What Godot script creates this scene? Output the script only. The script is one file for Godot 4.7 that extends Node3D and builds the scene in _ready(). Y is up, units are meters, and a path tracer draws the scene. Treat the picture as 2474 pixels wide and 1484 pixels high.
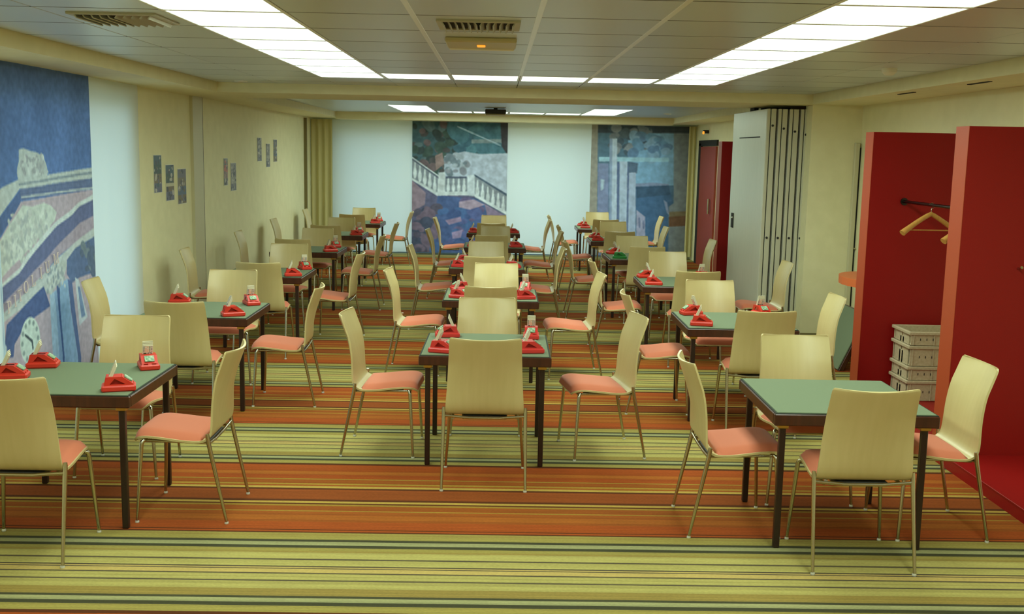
extends Node3D
# A card club room: three rows of green card tables with plywood chairs, striped carpet,
# metal tile ceiling with light panels, panel curtains, red coat stand, parked folding wall.

const H_CEIL := 2.64
const H_SOF := 2.541
const GX := 0.62        # ceiling module across the room
const GZ := 0.68        # ceiling module along the room
const X0 := -1.045      # a ceiling grid line
const Z0 := -10.13      # the far end of the light strips
const WALL_L := -3.5
const WALL_R := 3.9
const BACK_Z := -20.35
const LIGHT_COL := Color(0.911, 1.0, 0.926)
const PANEL_RADIANCE := 7.3

var M := {}
var used := {}
var rng := RandomNumberGenerator.new()

# ------------------------------------------------------------------ names and tags
func numbered(n: String) -> String:
	if not used.has(n):
		used[n] = 0
		return n
	used[n] += 1
	return "%s_%03d" % [n, used[n]]

func tag(o: Node, label: String, category: String, group := "") -> void:
	o.set_meta("label", label)
	o.set_meta("category", category)
	if group != "":
		o.set_meta("group", group)

func thing(called: String, label: String, category: String, at := Vector3.ZERO, turn := 0.0, group := "") -> Node3D:
	var o := Node3D.new()
	o.name = numbered(called)
	add_child(o)
	o.position = at
	o.rotation.y = turn
	tag(o, label, category, group)
	return o

func dup(src: Node3D, called: String, at: Vector3, turn: float, label: String) -> Node3D:
	var c: Node3D = src.duplicate()
	c.name = numbered(called)
	add_child(c)
	c.position = at
	c.rotation.y = turn
	c.set_meta("label", label)
	return c

func put(called: String, mesh: Mesh, m: Material, parent: Node = self, at := Vector3.ZERO) -> MeshInstance3D:
	var o := MeshInstance3D.new()
	o.name = numbered(called) if parent == self else called
	o.mesh = mesh
	o.material_override = m
	o.position = at
	parent.add_child(o, true)
	return o

func struct(called: String, mesh: Mesh, m: Material, parent: Node = self, at := Vector3.ZERO) -> MeshInstance3D:
	var o := put(called, mesh, m, parent, at)
	if parent == self:
		o.set_meta("kind", "structure")
	return o

# ------------------------------------------------------------------ shapes
func st_new() -> SurfaceTool:
	var st := SurfaceTool.new()
	st.begin(Mesh.PRIMITIVE_TRIANGLES)
	return st

func tri(st: SurfaceTool, a: Vector3, b: Vector3, c: Vector3) -> void:   # counter-clockwise from outside
	var n := (b - a).cross(c - a)
	if n.length() < 1e-12:
		return
	st.set_normal(n.normalized())
	st.add_vertex(a)
	st.add_vertex(c)
	st.add_vertex(b)

func quad(st: SurfaceTool, a: Vector3, b: Vector3, c: Vector3, d: Vector3) -> void:
	tri(st, a, b, c)
	tri(st, a, c, d)

func quad_uv(st: SurfaceTool, p: Array, uv: Array) -> void:
	var n: Vector3 = (p[1] - p[0]).cross(p[2] - p[0]).normalized()
	for k in [0, 2, 1, 0, 3, 2]:
		st.set_normal(n)
		st.set_uv(uv[k])
		st.add_vertex(p[k])

func add_box(st: SurfaceTool, c: Vector3, s: Vector3, bev := 0.0, xf := Transform3D.IDENTITY) -> void:
	var h := s * 0.5
	var b: float = min(bev, min(h.x, min(h.y, h.z)) * 0.98)
	var P := func(sx: float, sy: float, sz: float, ax: int) -> Vector3:
		var v := Vector3(sx * (h.x - b), sy * (h.y - b), sz * (h.z - b))
		v[ax] = [sx, sy, sz][ax] * h[ax]
		return xf * (c + v)
	for ax in 3:
		var u := (ax + 1) % 3
		var w := (ax + 2) % 3
		for sg in [-1.0, 1.0]:
			var q := []
			for k in [[-1, -1], [1, -1], [1, 1], [-1, 1]]:
				var s3 := [0.0, 0.0, 0.0]
				s3[ax] = sg
				s3[u] = k[0]
				s3[w] = k[1]
				q.append(P.call(s3[0], s3[1], s3[2], ax))
			if sg > 0:
				quad(st, q[0], q[1], q[2], q[3])
			else:
				quad(st, q[3], q[2], q[1], q[0])
	if b <= 0.0:
		return
	for ax in 3:                                     # the twelve chamfers
		var u := (ax + 1) % 3
		var w := (ax + 2) % 3
		for su in [-1.0, 1.0]:
			for sw in [-1.0, 1.0]:
				var e := []
				for k in [[-1.0, u], [1.0, u], [1.0, w], [-1.0, w]]:
					var s3 := [0.0, 0.0, 0.0]
					s3[ax] = k[0]
					s3[u] = su
					s3[w] = sw
					e.append(P.call(s3[0], s3[1], s3[2], k[1]))
				if su * sw < 0:
					quad(st, e[0], e[1], e[2], e[3])
				else:
					quad(st, e[3], e[2], e[1], e[0])
	for sx in [-1.0, 1.0]:
		for sy in [-1.0, 1.0]:
			for sz in [-1.0, 1.0]:
				var a: Vector3 = P.call(sx, sy, sz, 0)
				var b2: Vector3 = P.call(sx, sy, sz, 1)
				var c2: Vector3 = P.call(sx, sy, sz, 2)
				if sx * sy * sz > 0:
					tri(st, a, b2, c2)
				else:
					tri(st, a, c2, b2)

func box(s: Vector3, bev := 0.0, c := Vector3.ZERO) -> ArrayMesh:
	var st := st_new()
	add_box(st, c, s, bev)
	return st.commit()

func add_tube(st: SurfaceTool, pts: Array, rad: Array, seg := 10, flat := 1.0) -> void:
	# a swept round bar with capped ends; flat < 1 squeezes it across
	var rings := []
	var n := pts.size()
	var up := Vector3.UP
	var d0: Vector3 = (pts[1] - pts[0]).normalized()
	if abs(d0.dot(up)) > 0.9:
		up = Vector3.BACK
	for i in n:
		var d: Vector3
		if i == 0:
			d = pts[1] - pts[0]
		elif i == n - 1:
			d = pts[n - 1] - pts[n - 2]
		else:
			d = (pts[i + 1] - pts[i]).normalized() + (pts[i] - pts[i - 1]).normalized()
		d = d.normalized()
		var s := d.cross(up).normalized()
		var t := s.cross(d).normalized()
		up = t
		var ring := []
		for k in seg:
			var a := TAU * k / seg
			var nn := s * cos(a) + t * sin(a) * flat
			ring.append([pts[i] + nn * rad[i], (s * cos(a) + t * sin(a)).normalized()])
		rings.append(ring)
	for i in n - 1:
		for k in seg:
			var k2 := (k + 1) % seg
			var q := [rings[i][k], rings[i][k2], rings[i + 1][k2], rings[i + 1][k]]
			for j in [0, 1, 2, 0, 2, 3]:
				st.set_normal(q[j][1])
				st.add_vertex(q[j][0])
	for k in seg:
		var k2 := (k + 1) % seg
		tri(st, pts[0], rings[0][k][0], rings[0][k2][0])
		tri(st, pts[n - 1], rings[n - 1][k2][0], rings[n - 1][k][0])

func tube(pts: Array, rad: Array, seg := 10, flat := 1.0) -> ArrayMesh:
	var st := st_new()
	add_tube(st, pts, rad, seg, flat)
	return st.commit()

func add_lathe(st: SurfaceTool, prof: Array, c := Vector3.ZERO, seg := 20) -> void:   # prof: Vector2(radius, height), bottom to top
	for i in prof.size() - 1:
		var a: Vector2 = prof[i]
		var b: Vector2 = prof[i + 1]
		var nn := Vector2(b.y - a.y, -(b.x - a.x)).normalized()
		for k in seg:
			var t0 := TAU * k / seg
			var t1 := TAU * (k + 1) / seg
			var q := []
			for e in [[a, t0], [a, t1], [b, t1], [b, t0]]:
				q.append([c + Vector3(e[0].x * cos(e[1]), e[0].y, -e[0].x * sin(e[1])), Vector3(nn.x * cos(e[1]), nn.y, -nn.x * sin(e[1]))])
			for j in [0, 2, 1, 0, 3, 2]:
				st.set_normal(q[j][1])
				st.add_vertex(q[j][0])

func add_prism(st: SurfaceTool, poly: PackedVector2Array, z0: float, z1: float, xf := Transform3D.IDENTITY, hole := PackedVector2Array()) -> void:
	# poly counter-clockwise in x/y, extruded from z0 to z1; an optional clockwise hole
	var outline := poly
	var face := poly
	if hole.size() > 2:
		face = PackedVector2Array()
		for p in poly:
			face.append(p)
		face.append(poly[0])
		for k in hole.size() + 1:
			face.append(hole[k % hole.size()])
	var ids := Geometry2D.triangulate_polygon(face)
	for i in range(0, ids.size(), 3):
		var a := face[ids[i]]
		var b := face[ids[i + 1]]
		var c := face[ids[i + 2]]
		if (b - a).cross(c - a) < 0:
			var t := b
			b = c
			c = t
		tri(st, xf * Vector3(a.x, a.y, z1), xf * Vector3(b.x, b.y, z1), xf * Vector3(c.x, c.y, z1))
		tri(st, xf * Vector3(a.x, a.y, z0), xf * Vector3(c.x, c.y, z0), xf * Vector3(b.x, b.y, z0))
	for ring in [outline, hole]:
		for i in ring.size():
			var a: Vector2 = ring[i]
			var b: Vector2 = ring[(i + 1) % ring.size()]
			quad(st, xf * Vector3(a.x, a.y, z0), xf * Vector3(b.x, b.y, z0), xf * Vector3(b.x, b.y, z1), xf * Vector3(a.x, a.y, z1))

func prism(poly: PackedVector2Array, z0: float, z1: float, xf := Transform3D.IDENTITY) -> ArrayMesh:
	var st := st_new()
	add_prism(st, poly, z0, z1, xf)
	return st.commit()

func sheet(nu: int, nv: int, f: Callable) -> ArrayMesh:    # f(u, v) -> Vector3; smooth cloth, one layer
	var st := st_new()
	st.set_smooth_group(0)
	for j in nv:
		for i in nu:
			var c := [Vector2(i, j), Vector2(i + 1, j), Vector2(i + 1, j + 1), Vector2(i, j + 1)]
			for k in [0, 1, 2, 0, 2, 3]:
				var uv := Vector2(c[k].x / nu, c[k].y / nv)
				st.set_uv(uv)
				st.add_vertex(f.call(uv.x, uv.y))
	st.generate_normals()
	return st.commit()

# ------------------------------------------------------------------ materials
func mat(color: Color, rough := 0.6, metal := 0.0, spec := 0.5) -> StandardMaterial3D:
	var m := StandardMaterial3D.new()
	m.albedo_color = color
	m.roughness = rough
	m.metallic = metal
	m.metallic_specular = spec
	return m

func c8(r: int, g: int, b: int) -> Color:
	return Color8(r, g, b)

func noise_tex(c1: Color, c2: Color, freq: float, sx := 1.0, sy := 1.0, sd := 1, n := 256, oct := 4) -> ImageTexture:
	var f := FastNoiseLite.new()
	f.seed = sd
	f.frequency = freq
	f.fractal_octaves = oct
	var im := Image.create(n, n, false, Image.FORMAT_RGB8)
	for y in n:
		for x in n:
			# blend the four corners' copies so that the tile repeats without a seam
			var fx := float(x) / n
			var fy := float(y) / n
			var v := lerpf(lerpf(f.get_noise_2d(x * sx, y * sy), f.get_noise_2d((x - n) * sx, y * sy), fx), lerpf(f.get_noise_2d(x * sx, (y - n) * sy), f.get_noise_2d((x - n) * sx, (y - n) * sy), fx), fy)
			im.set_pixel(x, y, c1.lerp(c2, clampf(v * 1.3 + 0.5, 0, 1)))
	return ImageTexture.create_from_image(im)

func tri_mat(tex: Texture2D, scale: Vector3, rough: float, metal := 0.0, spec := 0.5) -> StandardMaterial3D:
	var m := mat(Color.WHITE, rough, metal, spec)
	m.albedo_texture = tex
	m.uv1_triplanar = true
	m.uv1_scale = scale
	return m

func make_materials() -> void:
	M.wall = tri_mat(noise_tex(c8(233, 227, 184), c8(239, 233, 191), 0.03, 1, 1, 3), Vector3(0.5, 0.5, 0.5), 0.75)
	M.soffit = M.wall
	M.tile = mat(c8(196, 196, 186), 0.36, 0.0, 0.6)
	M.runner = mat(c8(232, 236, 234), 0.3, 0.0, 0.6)
	M.dark = mat(c8(30, 29, 26), 0.8)
	M.void = mat(c8(34, 34, 32), 0.9)
	M.base = mat(c8(126, 114, 70), 0.6)
	M.ply = tri_mat(noise_tex(c8(196, 178, 124), c8(202, 184, 131), 0.045, 1.0, 0.12, 5), Vector3(1.6, 1.6, 1.6), 0.36, 0.0, 0.5)
	M.ply.clearcoat_enabled = true
	M.ply.clearcoat = 0.25
	M.ply.clearcoat_roughness = 0.3
	M.pad = tri_mat(noise_tex(c8(194, 104, 73), c8(204, 116, 84), 0.35, 1, 1, 6), Vector3(6, 6, 6), 0.9)
	M.pad.rim_enabled = true
	M.pad.rim = 0.3
	M.chrome = mat(c8(192, 186, 166), 0.22, 1.0)
	M.glide = mat(c8(214, 214, 206), 0.2, 0.4)
	M.moulded = mat(c8(82, 78, 70), 0.5)      # the moulded plate that holds the seat to its frame
	M.black_plastic = mat(c8(44, 42, 40), 0.6)
	M.felt = tri_mat(noise_tex(c8(102, 115, 87), c8(118, 130, 102), 0.3, 1, 1, 7), Vector3(5, 5, 5), 0.95)
	M.felt_edge = mat(c8(34, 44, 32), 0.9)
	M.wood = tri_mat(noise_tex(c8(56, 28, 18), c8(76, 38, 24), 0.05, 1.0, 0.1, 8), Vector3(2, 2, 2), 0.3, 0.0, 0.5)
	M.leg = mat(c8(40, 24, 18), 0.35)
	M.brass = mat(c8(196, 160, 84), 0.35, 1.0)
	M.red_box = mat(c8(206, 50, 34), 0.38, 0.0, 0.5)
	M.pink_box = mat(c8(204, 50, 46), 0.38, 0.0, 0.5)
	M.green_box = mat(c8(14, 118, 40), 0.38, 0.0, 0.5)
	M.red_face = tri_mat(noise_tex(c8(140, 18, 16), c8(152, 22, 20), 0.2, 1, 1, 9), Vector3(3, 3, 3), 0.45, 0.0, 0.35)
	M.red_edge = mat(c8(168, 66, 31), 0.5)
	M.red_deck = M.red_face
	M.orange = mat(c8(206, 104, 56), 0.4)
	M.steel = mat(c8(70, 64, 62), 0.3, 1.0)
	M.hanger = tri_mat(noise_tex(c8(186, 134, 62), c8(206, 154, 80), 0.05, 1, 0.1, 11), Vector3(4, 4, 4), 0.35)
	M.crate = tri_mat(noise_tex(c8(176, 160, 128), c8(190, 176, 146), 0.06, 1, 1, 12), Vector3(2, 2, 2), 0.6)
	M.metal = tri_mat(noise_tex(c8(216, 217, 201), c8(222, 223, 207), 0.08, 1, 0.05, 13), Vector3(1, 1, 1), 0.36, 0.15)
	M.metal2 = mat(c8(206, 204, 182), 0.4, 0.15)
	M.frame = mat(c8(206, 200, 164), 0.5)
	M.white = mat(c8(232, 230, 214), 0.5)
	M.grille = mat(c8(176, 176, 160), 0.5)
	M.plate = mat(c8(186, 176, 134), 0.45)
	M.curtain = mat(c8(206, 196, 140), 0.9)
	M.curtain.backlight_enabled = true
	M.curtain.backlight = Color(0.2, 0.2, 0.2)
	M.veil = mat(c8(226, 232, 226), 0.9)
	M.veil.backlight_enabled = true
	M.veil.backlight = Color(0.9, 0.9, 0.9)
	M.rail = mat(c8(70, 96, 120), 0.5)
	M.winframe = mat(c8(120, 122, 124), 0.5)
	M.door_red = mat(c8(150, 58, 38), 0.5)
	M.glass = mat(Color(0.9, 0.95, 0.95, 0.08), 0.02)
	M.glass.transparency = BaseMaterial3D.TRANSPARENCY_ALPHA
	M.diffuser = mat(Color(1, 1, 1), 0.6)
	M.diffuser.emission_enabled = true
	M.diffuser.emission = LIGHT_COL
	M.diffuser.emission_energy_multiplier = 1.6
	M.amber = mat(c8(255, 170, 60), 0.5)
	M.amber.emission_enabled = true
	M.amber.emission = c8(255, 160, 50)
	M.amber.emission_energy_multiplier = 0.9

# ------------------------------------------------------------------ pictures computed for flat print
func paint_poly(im: Image, p: Array, col: Color) -> void:
	var w := im.get_width()
	var h := im.get_height()
	var pts := []
	for i in range(0, p.size(), 2):
		pts.append(Vector2(p[i] * w, p[i + 1] * h))
	var lo := h
	var hi := 0
	for q in pts:
		lo = min(lo, int(q.y))
		hi = max(hi, int(q.y))
	for y in range(max(lo, 0), min(hi + 1, h)):
		var xs := []
		for i in pts.size():
			var a: Vector2 = pts[i]
			var b: Vector2 = pts[(i + 1) % pts.size()]
			if (a.y <= y + 0.5) != (b.y <= y + 0.5):
				xs.append(a.x + (y + 0.5 - a.y) / (b.y - a.y) * (b.x - a.x))
		xs.sort()
		for k in range(0, xs.size() - 1, 2):
			var x0: int = clampi(int(round(xs[k])), 0, w)
			var x1: int = clampi(int(round(xs[k + 1])), 0, w)
			if x1 > x0:
				im.fill_rect(Rect2i(x0, y, x1 - x0, 1), col)

func paint_ellipse(im: Image, cx: float, cy: float, rx: float, ry: float, col: Color, tilt := 0.0) -> void:
	var p := []
	for k in 28:
		var a := TAU * k / 28
		p.append(cx + rx * cos(a) + tilt * ry * sin(a))
		p.append(cy + ry * sin(a))
	paint_poly(im, p, col)

func mottle(im: Image, sd: int, amount: float, freq: float) -> void:
	var f := FastNoiseLite.new()
	f.seed = sd
	f.frequency = freq
	f.fractal_octaves = 4
	for y in im.get_height():
		for x in im.get_width():
			var v := 1.0 + amount * f.get_noise_2d(x, y)
			var c := im.get_pixel(x, y)
			im.set_pixel(x, y, Color(c.r * v, c.g * v, c.b * v))

func blobs(im: Image, sd: int, n: int, box4: Array, cols: Array, size: float) -> void:
	rng.seed = sd
	for k in n:
		var x := lerpf(box4[0], box4[2], rng.randf())
		var y := lerpf(box4[1], box4[3], rng.randf())
		var s := size * rng.randf_range(0.5, 1.4)
		paint_ellipse(im, x, y, s, s * rng.randf_range(0.4, 0.9), cols[rng.randi() % cols.size()], rng.randf_range(-0.5, 0.5))

func print_mat(im: Image, run: int) -> StandardMaterial3D:
	# dye on open cloth: edges run a little
	var w := im.get_width()
	var h := im.get_height()
	im.resize(w / run, h / run, Image.INTERPOLATE_LANCZOS)
	im.resize(w, h, Image.INTERPOLATE_CUBIC)
	var m := mat(Color.WHITE, 0.9)
	m.albedo_texture = ImageTexture.create_from_image(im)
	m.backlight_enabled = true
	m.backlight = Color(0.9, 0.9, 0.9)
	return m

func facade_print() -> Image:      # sky, pediment, frieze, columns and a clock
	var im := Image.create(448, 640, false, Image.FORMAT_RGB8)
	im.fill(c8(107, 133, 183))
	mottle(im, 21, 0.10, 0.006)
	var stone := c8(199, 203, 199)
	var pink := c8(194, 174, 183)
	var shade := c8(115, 126, 159)
	paint_poly(im, [-0.13, 0.68, 0.99, 0.543, 1.0, 1.0, -0.2, 1.0], pink)
	paint_poly(im, [0.198, 0.244, 0.245, 0.241, 0.346, 0.253, 0.426, 0.27, 0.496, 0.316, 0.184, 0.333], stone)
	paint_ellipse(im, 0.325, 0.312, 0.155, 0.062, stone)
	blobs(im, 4, 60, [0.21, 0.265, 0.44, 0.32], [c8(185, 185, 183), c8(212, 214, 209), c8(175, 175, 177)], 0.012)
	paint_poly(im, [0.177, 0.331, 1.0, 0.305, 1.0, 0.341, 0.187, 0.358, 0.029, 0.423, -0.061, 0.455, -0.047, 0.372, 0.041, 0.35], stone)
	paint_poly(im, [0.182, 0.343, 1.0, 0.318, 1.0, 0.326, 0.181, 0.348], c8(148, 157, 166))
	paint_poly(im, [0.187, 0.359, 1.0, 0.341, 1.0, 0.378, 0.198, 0.391], shade)
	paint_poly(im, [0.192, 0.361, 0.193, 0.402, 0.02, 0.479, -0.1, 0.523, -0.09, 0.462, 0.028, 0.426], c8(96, 115, 157))
	paint_poly(im, [0.199, 0.38, 1.0, 0.371, 1.0, 0.377, 0.199, 0.385], stone)
	paint_poly(im, [0.194, 0.395, 1.0, 0.379, 1.0, 0.406, 0.824, 0.423, 0.723, 0.445, 0.551, 0.474, 0.406, 0.506, 0.233, 0.558, 0.15, 0.59, -0.004, 0.623, -0.12, 0.653, -0.1, 0.531, 0.019, 0.485], pink)
	paint_poly(im, [0.211, 0.405, 0.305, 0.413, 0.422, 0.405, 0.506, 0.417, 0.574, 0.44, 0.543, 0.466, 0.372, 0.504, 0.236, 0.542, 0.092, 0.576, 0.0, 0.603, -0.117, 0.631, -0.1, 0.549, 0.018, 0.49, 0.113, 0.445], c8(209, 212, 201))
	blobs(im, 5, 150, [0.08, 0.43, 0.48, 0.53], [c8(194, 197, 190), c8(218, 220, 210), c8(201, 201, 194), c8(185, 188, 186)], 0.014)
	blobs(im, 8, 60, [0.0, 0.5, 0.3, 0.57], [c8(194, 197, 190), c8(218, 220, 210), c8(186, 190, 186)], 0.013)
	paint_poly(im, [1.0, 0.396, 0.825, 0.419, 0.724, 0.441, 0.552, 0.47, 0.407, 0.502, 0.234, 0.554, 0.151, 0.586, -0.003, 0.619, -0.12, 0.644, -0.122, 0.661, -0.005, 0.63, 0.149, 0.601, 0.239, 0.57, 0.421, 0.517, 0.567, 0.484, 0.741, 0.456, 0.843, 0.431, 1.0, 0.414], c8(216, 220, 216))
	paint_poly(im, [1.0, 0.414, 0.843, 0.431, 0.741, 0.456, 0.567, 0.484, 0.421, 0.517, 0.239, 0.57, 0.149, 0.601, -0.005, 0.63, -0.122, 0.661, -0.129, 0.705, -0.013, 0.679, 0.142, 0.64, 0.394, 0.583, 0.673, 0.52, 0.835, 0.486, 1.0, 0.468], c8(113, 118, 153))
	paint_poly(im, [1.0, 0.468, 0.835, 0.486, 0.673, 0.52, 0.394, 0.583, 0.142, 0.64, -0.013, 0.679, -0.129, 0.705, -0.135, 0.74, -0.018, 0.71, 0.301, 0.64, 0.533, 0.588, 0.746, 0.55, 1.0, 0.51], c8(181, 163, 175))
	paint_poly(im, [1.0, 0.51, 0.746, 0.55, 0.533, 0.591, 0.301, 0.64, -0.017, 0.706, -0.134, 0.735, -0.139, 0.766, -0.021, 0.732, 0.163, 0.703, 0.382, 0.659, 0.545, 0.629, 0.763, 0.567, 1.0, 0.54], c8(201, 203, 199))
	paint_poly(im, [0.661, 0.597, 0.763, 0.567, 1.0, 0.54, 1.0, 0.662, 0.808, 0.666, 0.707, 0.676, 0.654, 0.643], c8(107, 122, 157))
	blobs(im, 6, 16, [0.82, 0.56, 0.98, 0.65], [c8(129, 140, 148), c8(104, 115, 137)], 0.03)
	paint_poly(im, [0.382, 0.659, 0.441, 0.726, 0.285, 0.744, 0.136, 0.776, 0.078, 0.802, 0.065, 0.837, 0.02, 0.836, -0.001, 0.787, 0.021, 0.739, 0.179, 0.7], c8(89, 104, 148))
	paint_poly(im, [-0.146, 0.809, -0.03, 0.788, 0.012, 0.798, 0.023, 0.869, 0.0, 1.0, -0.2, 1.0], c8(183, 194, 203))
	paint_poly(im, [0.443, 0.691, 0.533, 0.682, 0.549, 0.747, 0.573, 0.9, 0.56, 1.0, 0.44, 1.0, 0.451, 0.888, 0.444, 0.761], c8(177, 196, 214))
	paint_poly(im, [0.5, 0.69, 0.533, 0.682, 0.549, 0.747, 0.573, 0.9, 0.56, 1.0, 0.53, 1.0, 0.53, 0.888, 0.52, 0.761], c8(148, 170, 199))
	paint_poly(im, [0.534, 0.674, 0.569, 0.662, 0.567, 0.749, 0.591, 0.907, 0.58, 1.0, 0.56, 1.0, 0.573, 0.9, 0.545, 0.746], c8(85, 104, 146))
	paint_poly(im, [0.569, 0.664, 0.66, 0.659, 0.679, 0.76, 0.748, 0.928, 0.74, 1.0, 0.58, 1.0, 0.591, 0.907, 0.567, 0.749], c8(157, 181, 207))
	paint_poly(im, [0.66, 0.659, 0.708, 0.668, 0.733, 0.765, 0.788, 0.933, 0.78, 1.0, 0.74, 1.0, 0.748, 0.928, 0.682, 0.76], c8(102, 117, 157))
	paint_poly(im, [0.382, 0.659, 0.527, 0.628, 0.606, 0.593, 0.661, 0.602, 0.647, 0.627, 0.605, 0.66, 0.52, 0.673, 0.463, 0.693, 0.404, 0.68], c8(196, 197, 190))
	blobs(im, 7, 60, [0.42, 0.61, 0.63, 0.68], [c8(170, 172, 172), c8(210, 210, 205), c8(155, 161, 168)], 0.010)
	paint_poly(im, [0.748, 0.661, 0.797, 0.673, 0.883, 0.808, 0.783, 0.827], c8(209, 212, 216))
	paint_poly(im, [0.779, 0.695, 0.807, 0.698, 0.859, 0.8, 0.811, 0.803], c8(133, 153, 185))
	paint_ellipse(im, 0.225, 0.81, 0.1, 0.072, c8(209, 218, 207))
	for k in 12:
		var a := TAU * k / 12
		paint_ellipse(im, 0.225 + 0.08 * cos(a), 0.81 + 0.057 * sin(a), 0.012, 0.008, c8(153, 164, 159))
	paint_poly(im, [0.168, 0.787, 0.178, 0.783, 0.245, 0.808, 0.238, 0.816], c8(80, 89, 93))
	paint_poly(im, [0.236, 0.808, 0.25, 0.81, 0.255, 0.838, 0.243, 0.84], c8(80, 89, 93))
	mottle(im, 22, 0.10, 0.05)
	return im

func stair_print() -> Image:       # a stone balustrade running down through a garden
	var im := Image.create(384, 512, false, Image.FORMAT_RGB8)
	im.fill(c8(107, 104, 131))
	paint_poly(im, [0, 0, 1, 0, 1, 0.24, 0.6, 0.27, 0.3, 0.42, 0, 0.4], c8(80, 104, 111))
	blobs(im, 31, 60, [0, 0, 0.45, 0.4], [c8(69, 80, 80), c8(91, 87, 87), c8(104, 122, 126), c8(78, 94, 87), c8(120, 102, 104)], 0.05)
	blobs(im, 32, 30, [0.4, 0.02, 1, 0.22], [c8(89, 126, 139), c8(96, 135, 146), c8(80, 111, 126)], 0.09)
	paint_poly(im, [0.62, 0.13, 1, 0.12, 1, 0.15, 0.62, 0.16], c8(144, 157, 161))
	paint_poly(im, [0.92, 0.0, 1, 0, 1, 0.24, 0.94, 0.18], c8(78, 76, 82))
	paint_poly(im, [0.336, 0.258, 0.549, 0.221, 0.704, 0.239, 1.0, 0.228, 1.0, 0.56, 0.66, 0.416, 0.338, 0.426], c8(190, 196, 209))
	blobs(im, 33, 24, [0.34, 0.25, 0.6, 0.38], [c8(128, 139, 148), c8(175, 181, 190), c8(148, 148, 157)], 0.03)
	paint_poly(im, [0.239, 0.26, 0.316, 0.231, 0.336, 0.321, 0.25, 0.371], c8(157, 131, 126))
	paint_poly(im, [0.272, 0.56, 0.76, 0.581, 0.812, 0.708, 0.7, 1, 0.179, 1], c8(87, 104, 148))
	paint_poly(im, [0.0, 0.45, 0.145, 0.541, 0.136, 0.632, 0.0, 0.69], c8(159, 135, 148))
	blobs(im, 34, 40, [0, 0.66, 0.26, 1], [c8(98, 91, 107), c8(128, 109, 126), c8(83, 87, 107)], 0.06)
	blobs(im, 35, 34, [0.26, 0.6, 0.95, 1], [c8(80, 98, 144), c8(98, 107, 155), c8(115, 104, 140), c8(85, 111, 157)], 0.06)
	paint_poly(im, [0.497, 0.606, 0.653, 0.583, 0.771, 0.624, 0.615, 0.664, 0.498, 0.648], c8(183, 159, 177))
	paint_poly(im, [0.352, 0.749, 0.518, 0.719, 0.529, 0.754, 0.392, 0.784], c8(164, 139, 166))
	paint_poly(im, [0.422, 0.841, 0.54, 0.818, 0.521, 0.882, 0.433, 0.89], c8(170, 148, 181))
	paint_poly(im, [0.76, 0.6, 1, 0.7, 1, 0.76, 0.8, 0.72], c8(148, 129, 153))
	paint_poly(im, [0.468, 0.029, 0.928, 0.168, 0.926, 0.175, 0.468, 0.038], c8(192, 207, 221))
	var stone := c8(218, 221, 221)
	var gap := c8(146, 150, 157)
	paint_poly(im, [0.0, 0.287, 0.275, 0.427, 0.267, 0.56, 0.0, 0.437], gap)
	paint_poly(im, [0.348, 0.419, 0.581, 0.415, 0.584, 0.542, 0.349, 0.545], gap)
	paint_poly(im, [0.659, 0.407, 1.0, 0.553, 1.0, 0.695, 0.662, 0.562], gap)
	for k in 5:                                       # balusters
		var x := 0.03 + 0.052 * k
		var y := 0.305 + 0.0265 * k
		paint_ellipse(im, x, y + 0.085, 0.019, 0.045, stone)
		paint_ellipse(im, x, y + 0.04, 0.011, 0.04, stone)
	for k in 4:
		paint_ellipse(im, 0.38 + 0.056 * k, 0.5, 0.019, 0.034, stone)
		paint_ellipse(im, 0.38 + 0.056 * k, 0.455, 0.011, 0.034, stone)
	for k in 6:
		var x := 0.69 + 0.055 * k
		var y := 0.43 + 0.0235 * k
		paint_ellipse(im, x, y + 0.095, 0.02, 0.045, stone)
		paint_ellipse(im, x, y + 0.045, 0.011, 0.04, stone)
	paint_poly(im, [0.0, 0.428, 0.266, 0.535, 0.267, 0.564, 0.0, 0.448], stone)
	paint_poly(im, [0.662, 0.541, 1.0, 0.673, 1.0, 0.7, 0.662, 0.565], stone)
	paint_poly(im, [0.349, 0.53, 0.584, 0.526, 0.584, 0.556, 0.349, 0.56], stone)
	paint_poly(im, [0.277, 0.385, 0.347, 0.38, 0.35, 0.559, 0.262, 0.564], c8(207, 209, 209))
	paint_poly(im, [0.579, 0.401, 0.661, 0.397, 0.664, 0.562, 0.582, 0.556], c8(212, 216, 220))
	paint_poly(im, [0.0, 0.278, 0.277, 0.416, 0.276, 0.43, 0.0, 0.292], c8(104, 109, 122))
	paint_poly(im, [0.0, 0.27, 0.277, 0.406, 0.277, 0.417, 0.0, 0.28], stone)
	paint_poly(im, [0.357, 0.415, 0.576, 0.412, 0.577, 0.424, 0.357, 0.427], c8(89, 96, 115))
	paint_poly(im, [0.657, 0.393, 1.0, 0.537, 1.0, 0.556, 0.657, 0.406], c8(89, 102, 118))
	paint_poly(im, [0.66, 0.565, 1.0, 0.7, 1.0, 0.71, 0.66, 0.574], c8(98, 105, 126))
	mottle(im, 23, 0.16, 0.03)
	return im

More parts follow.
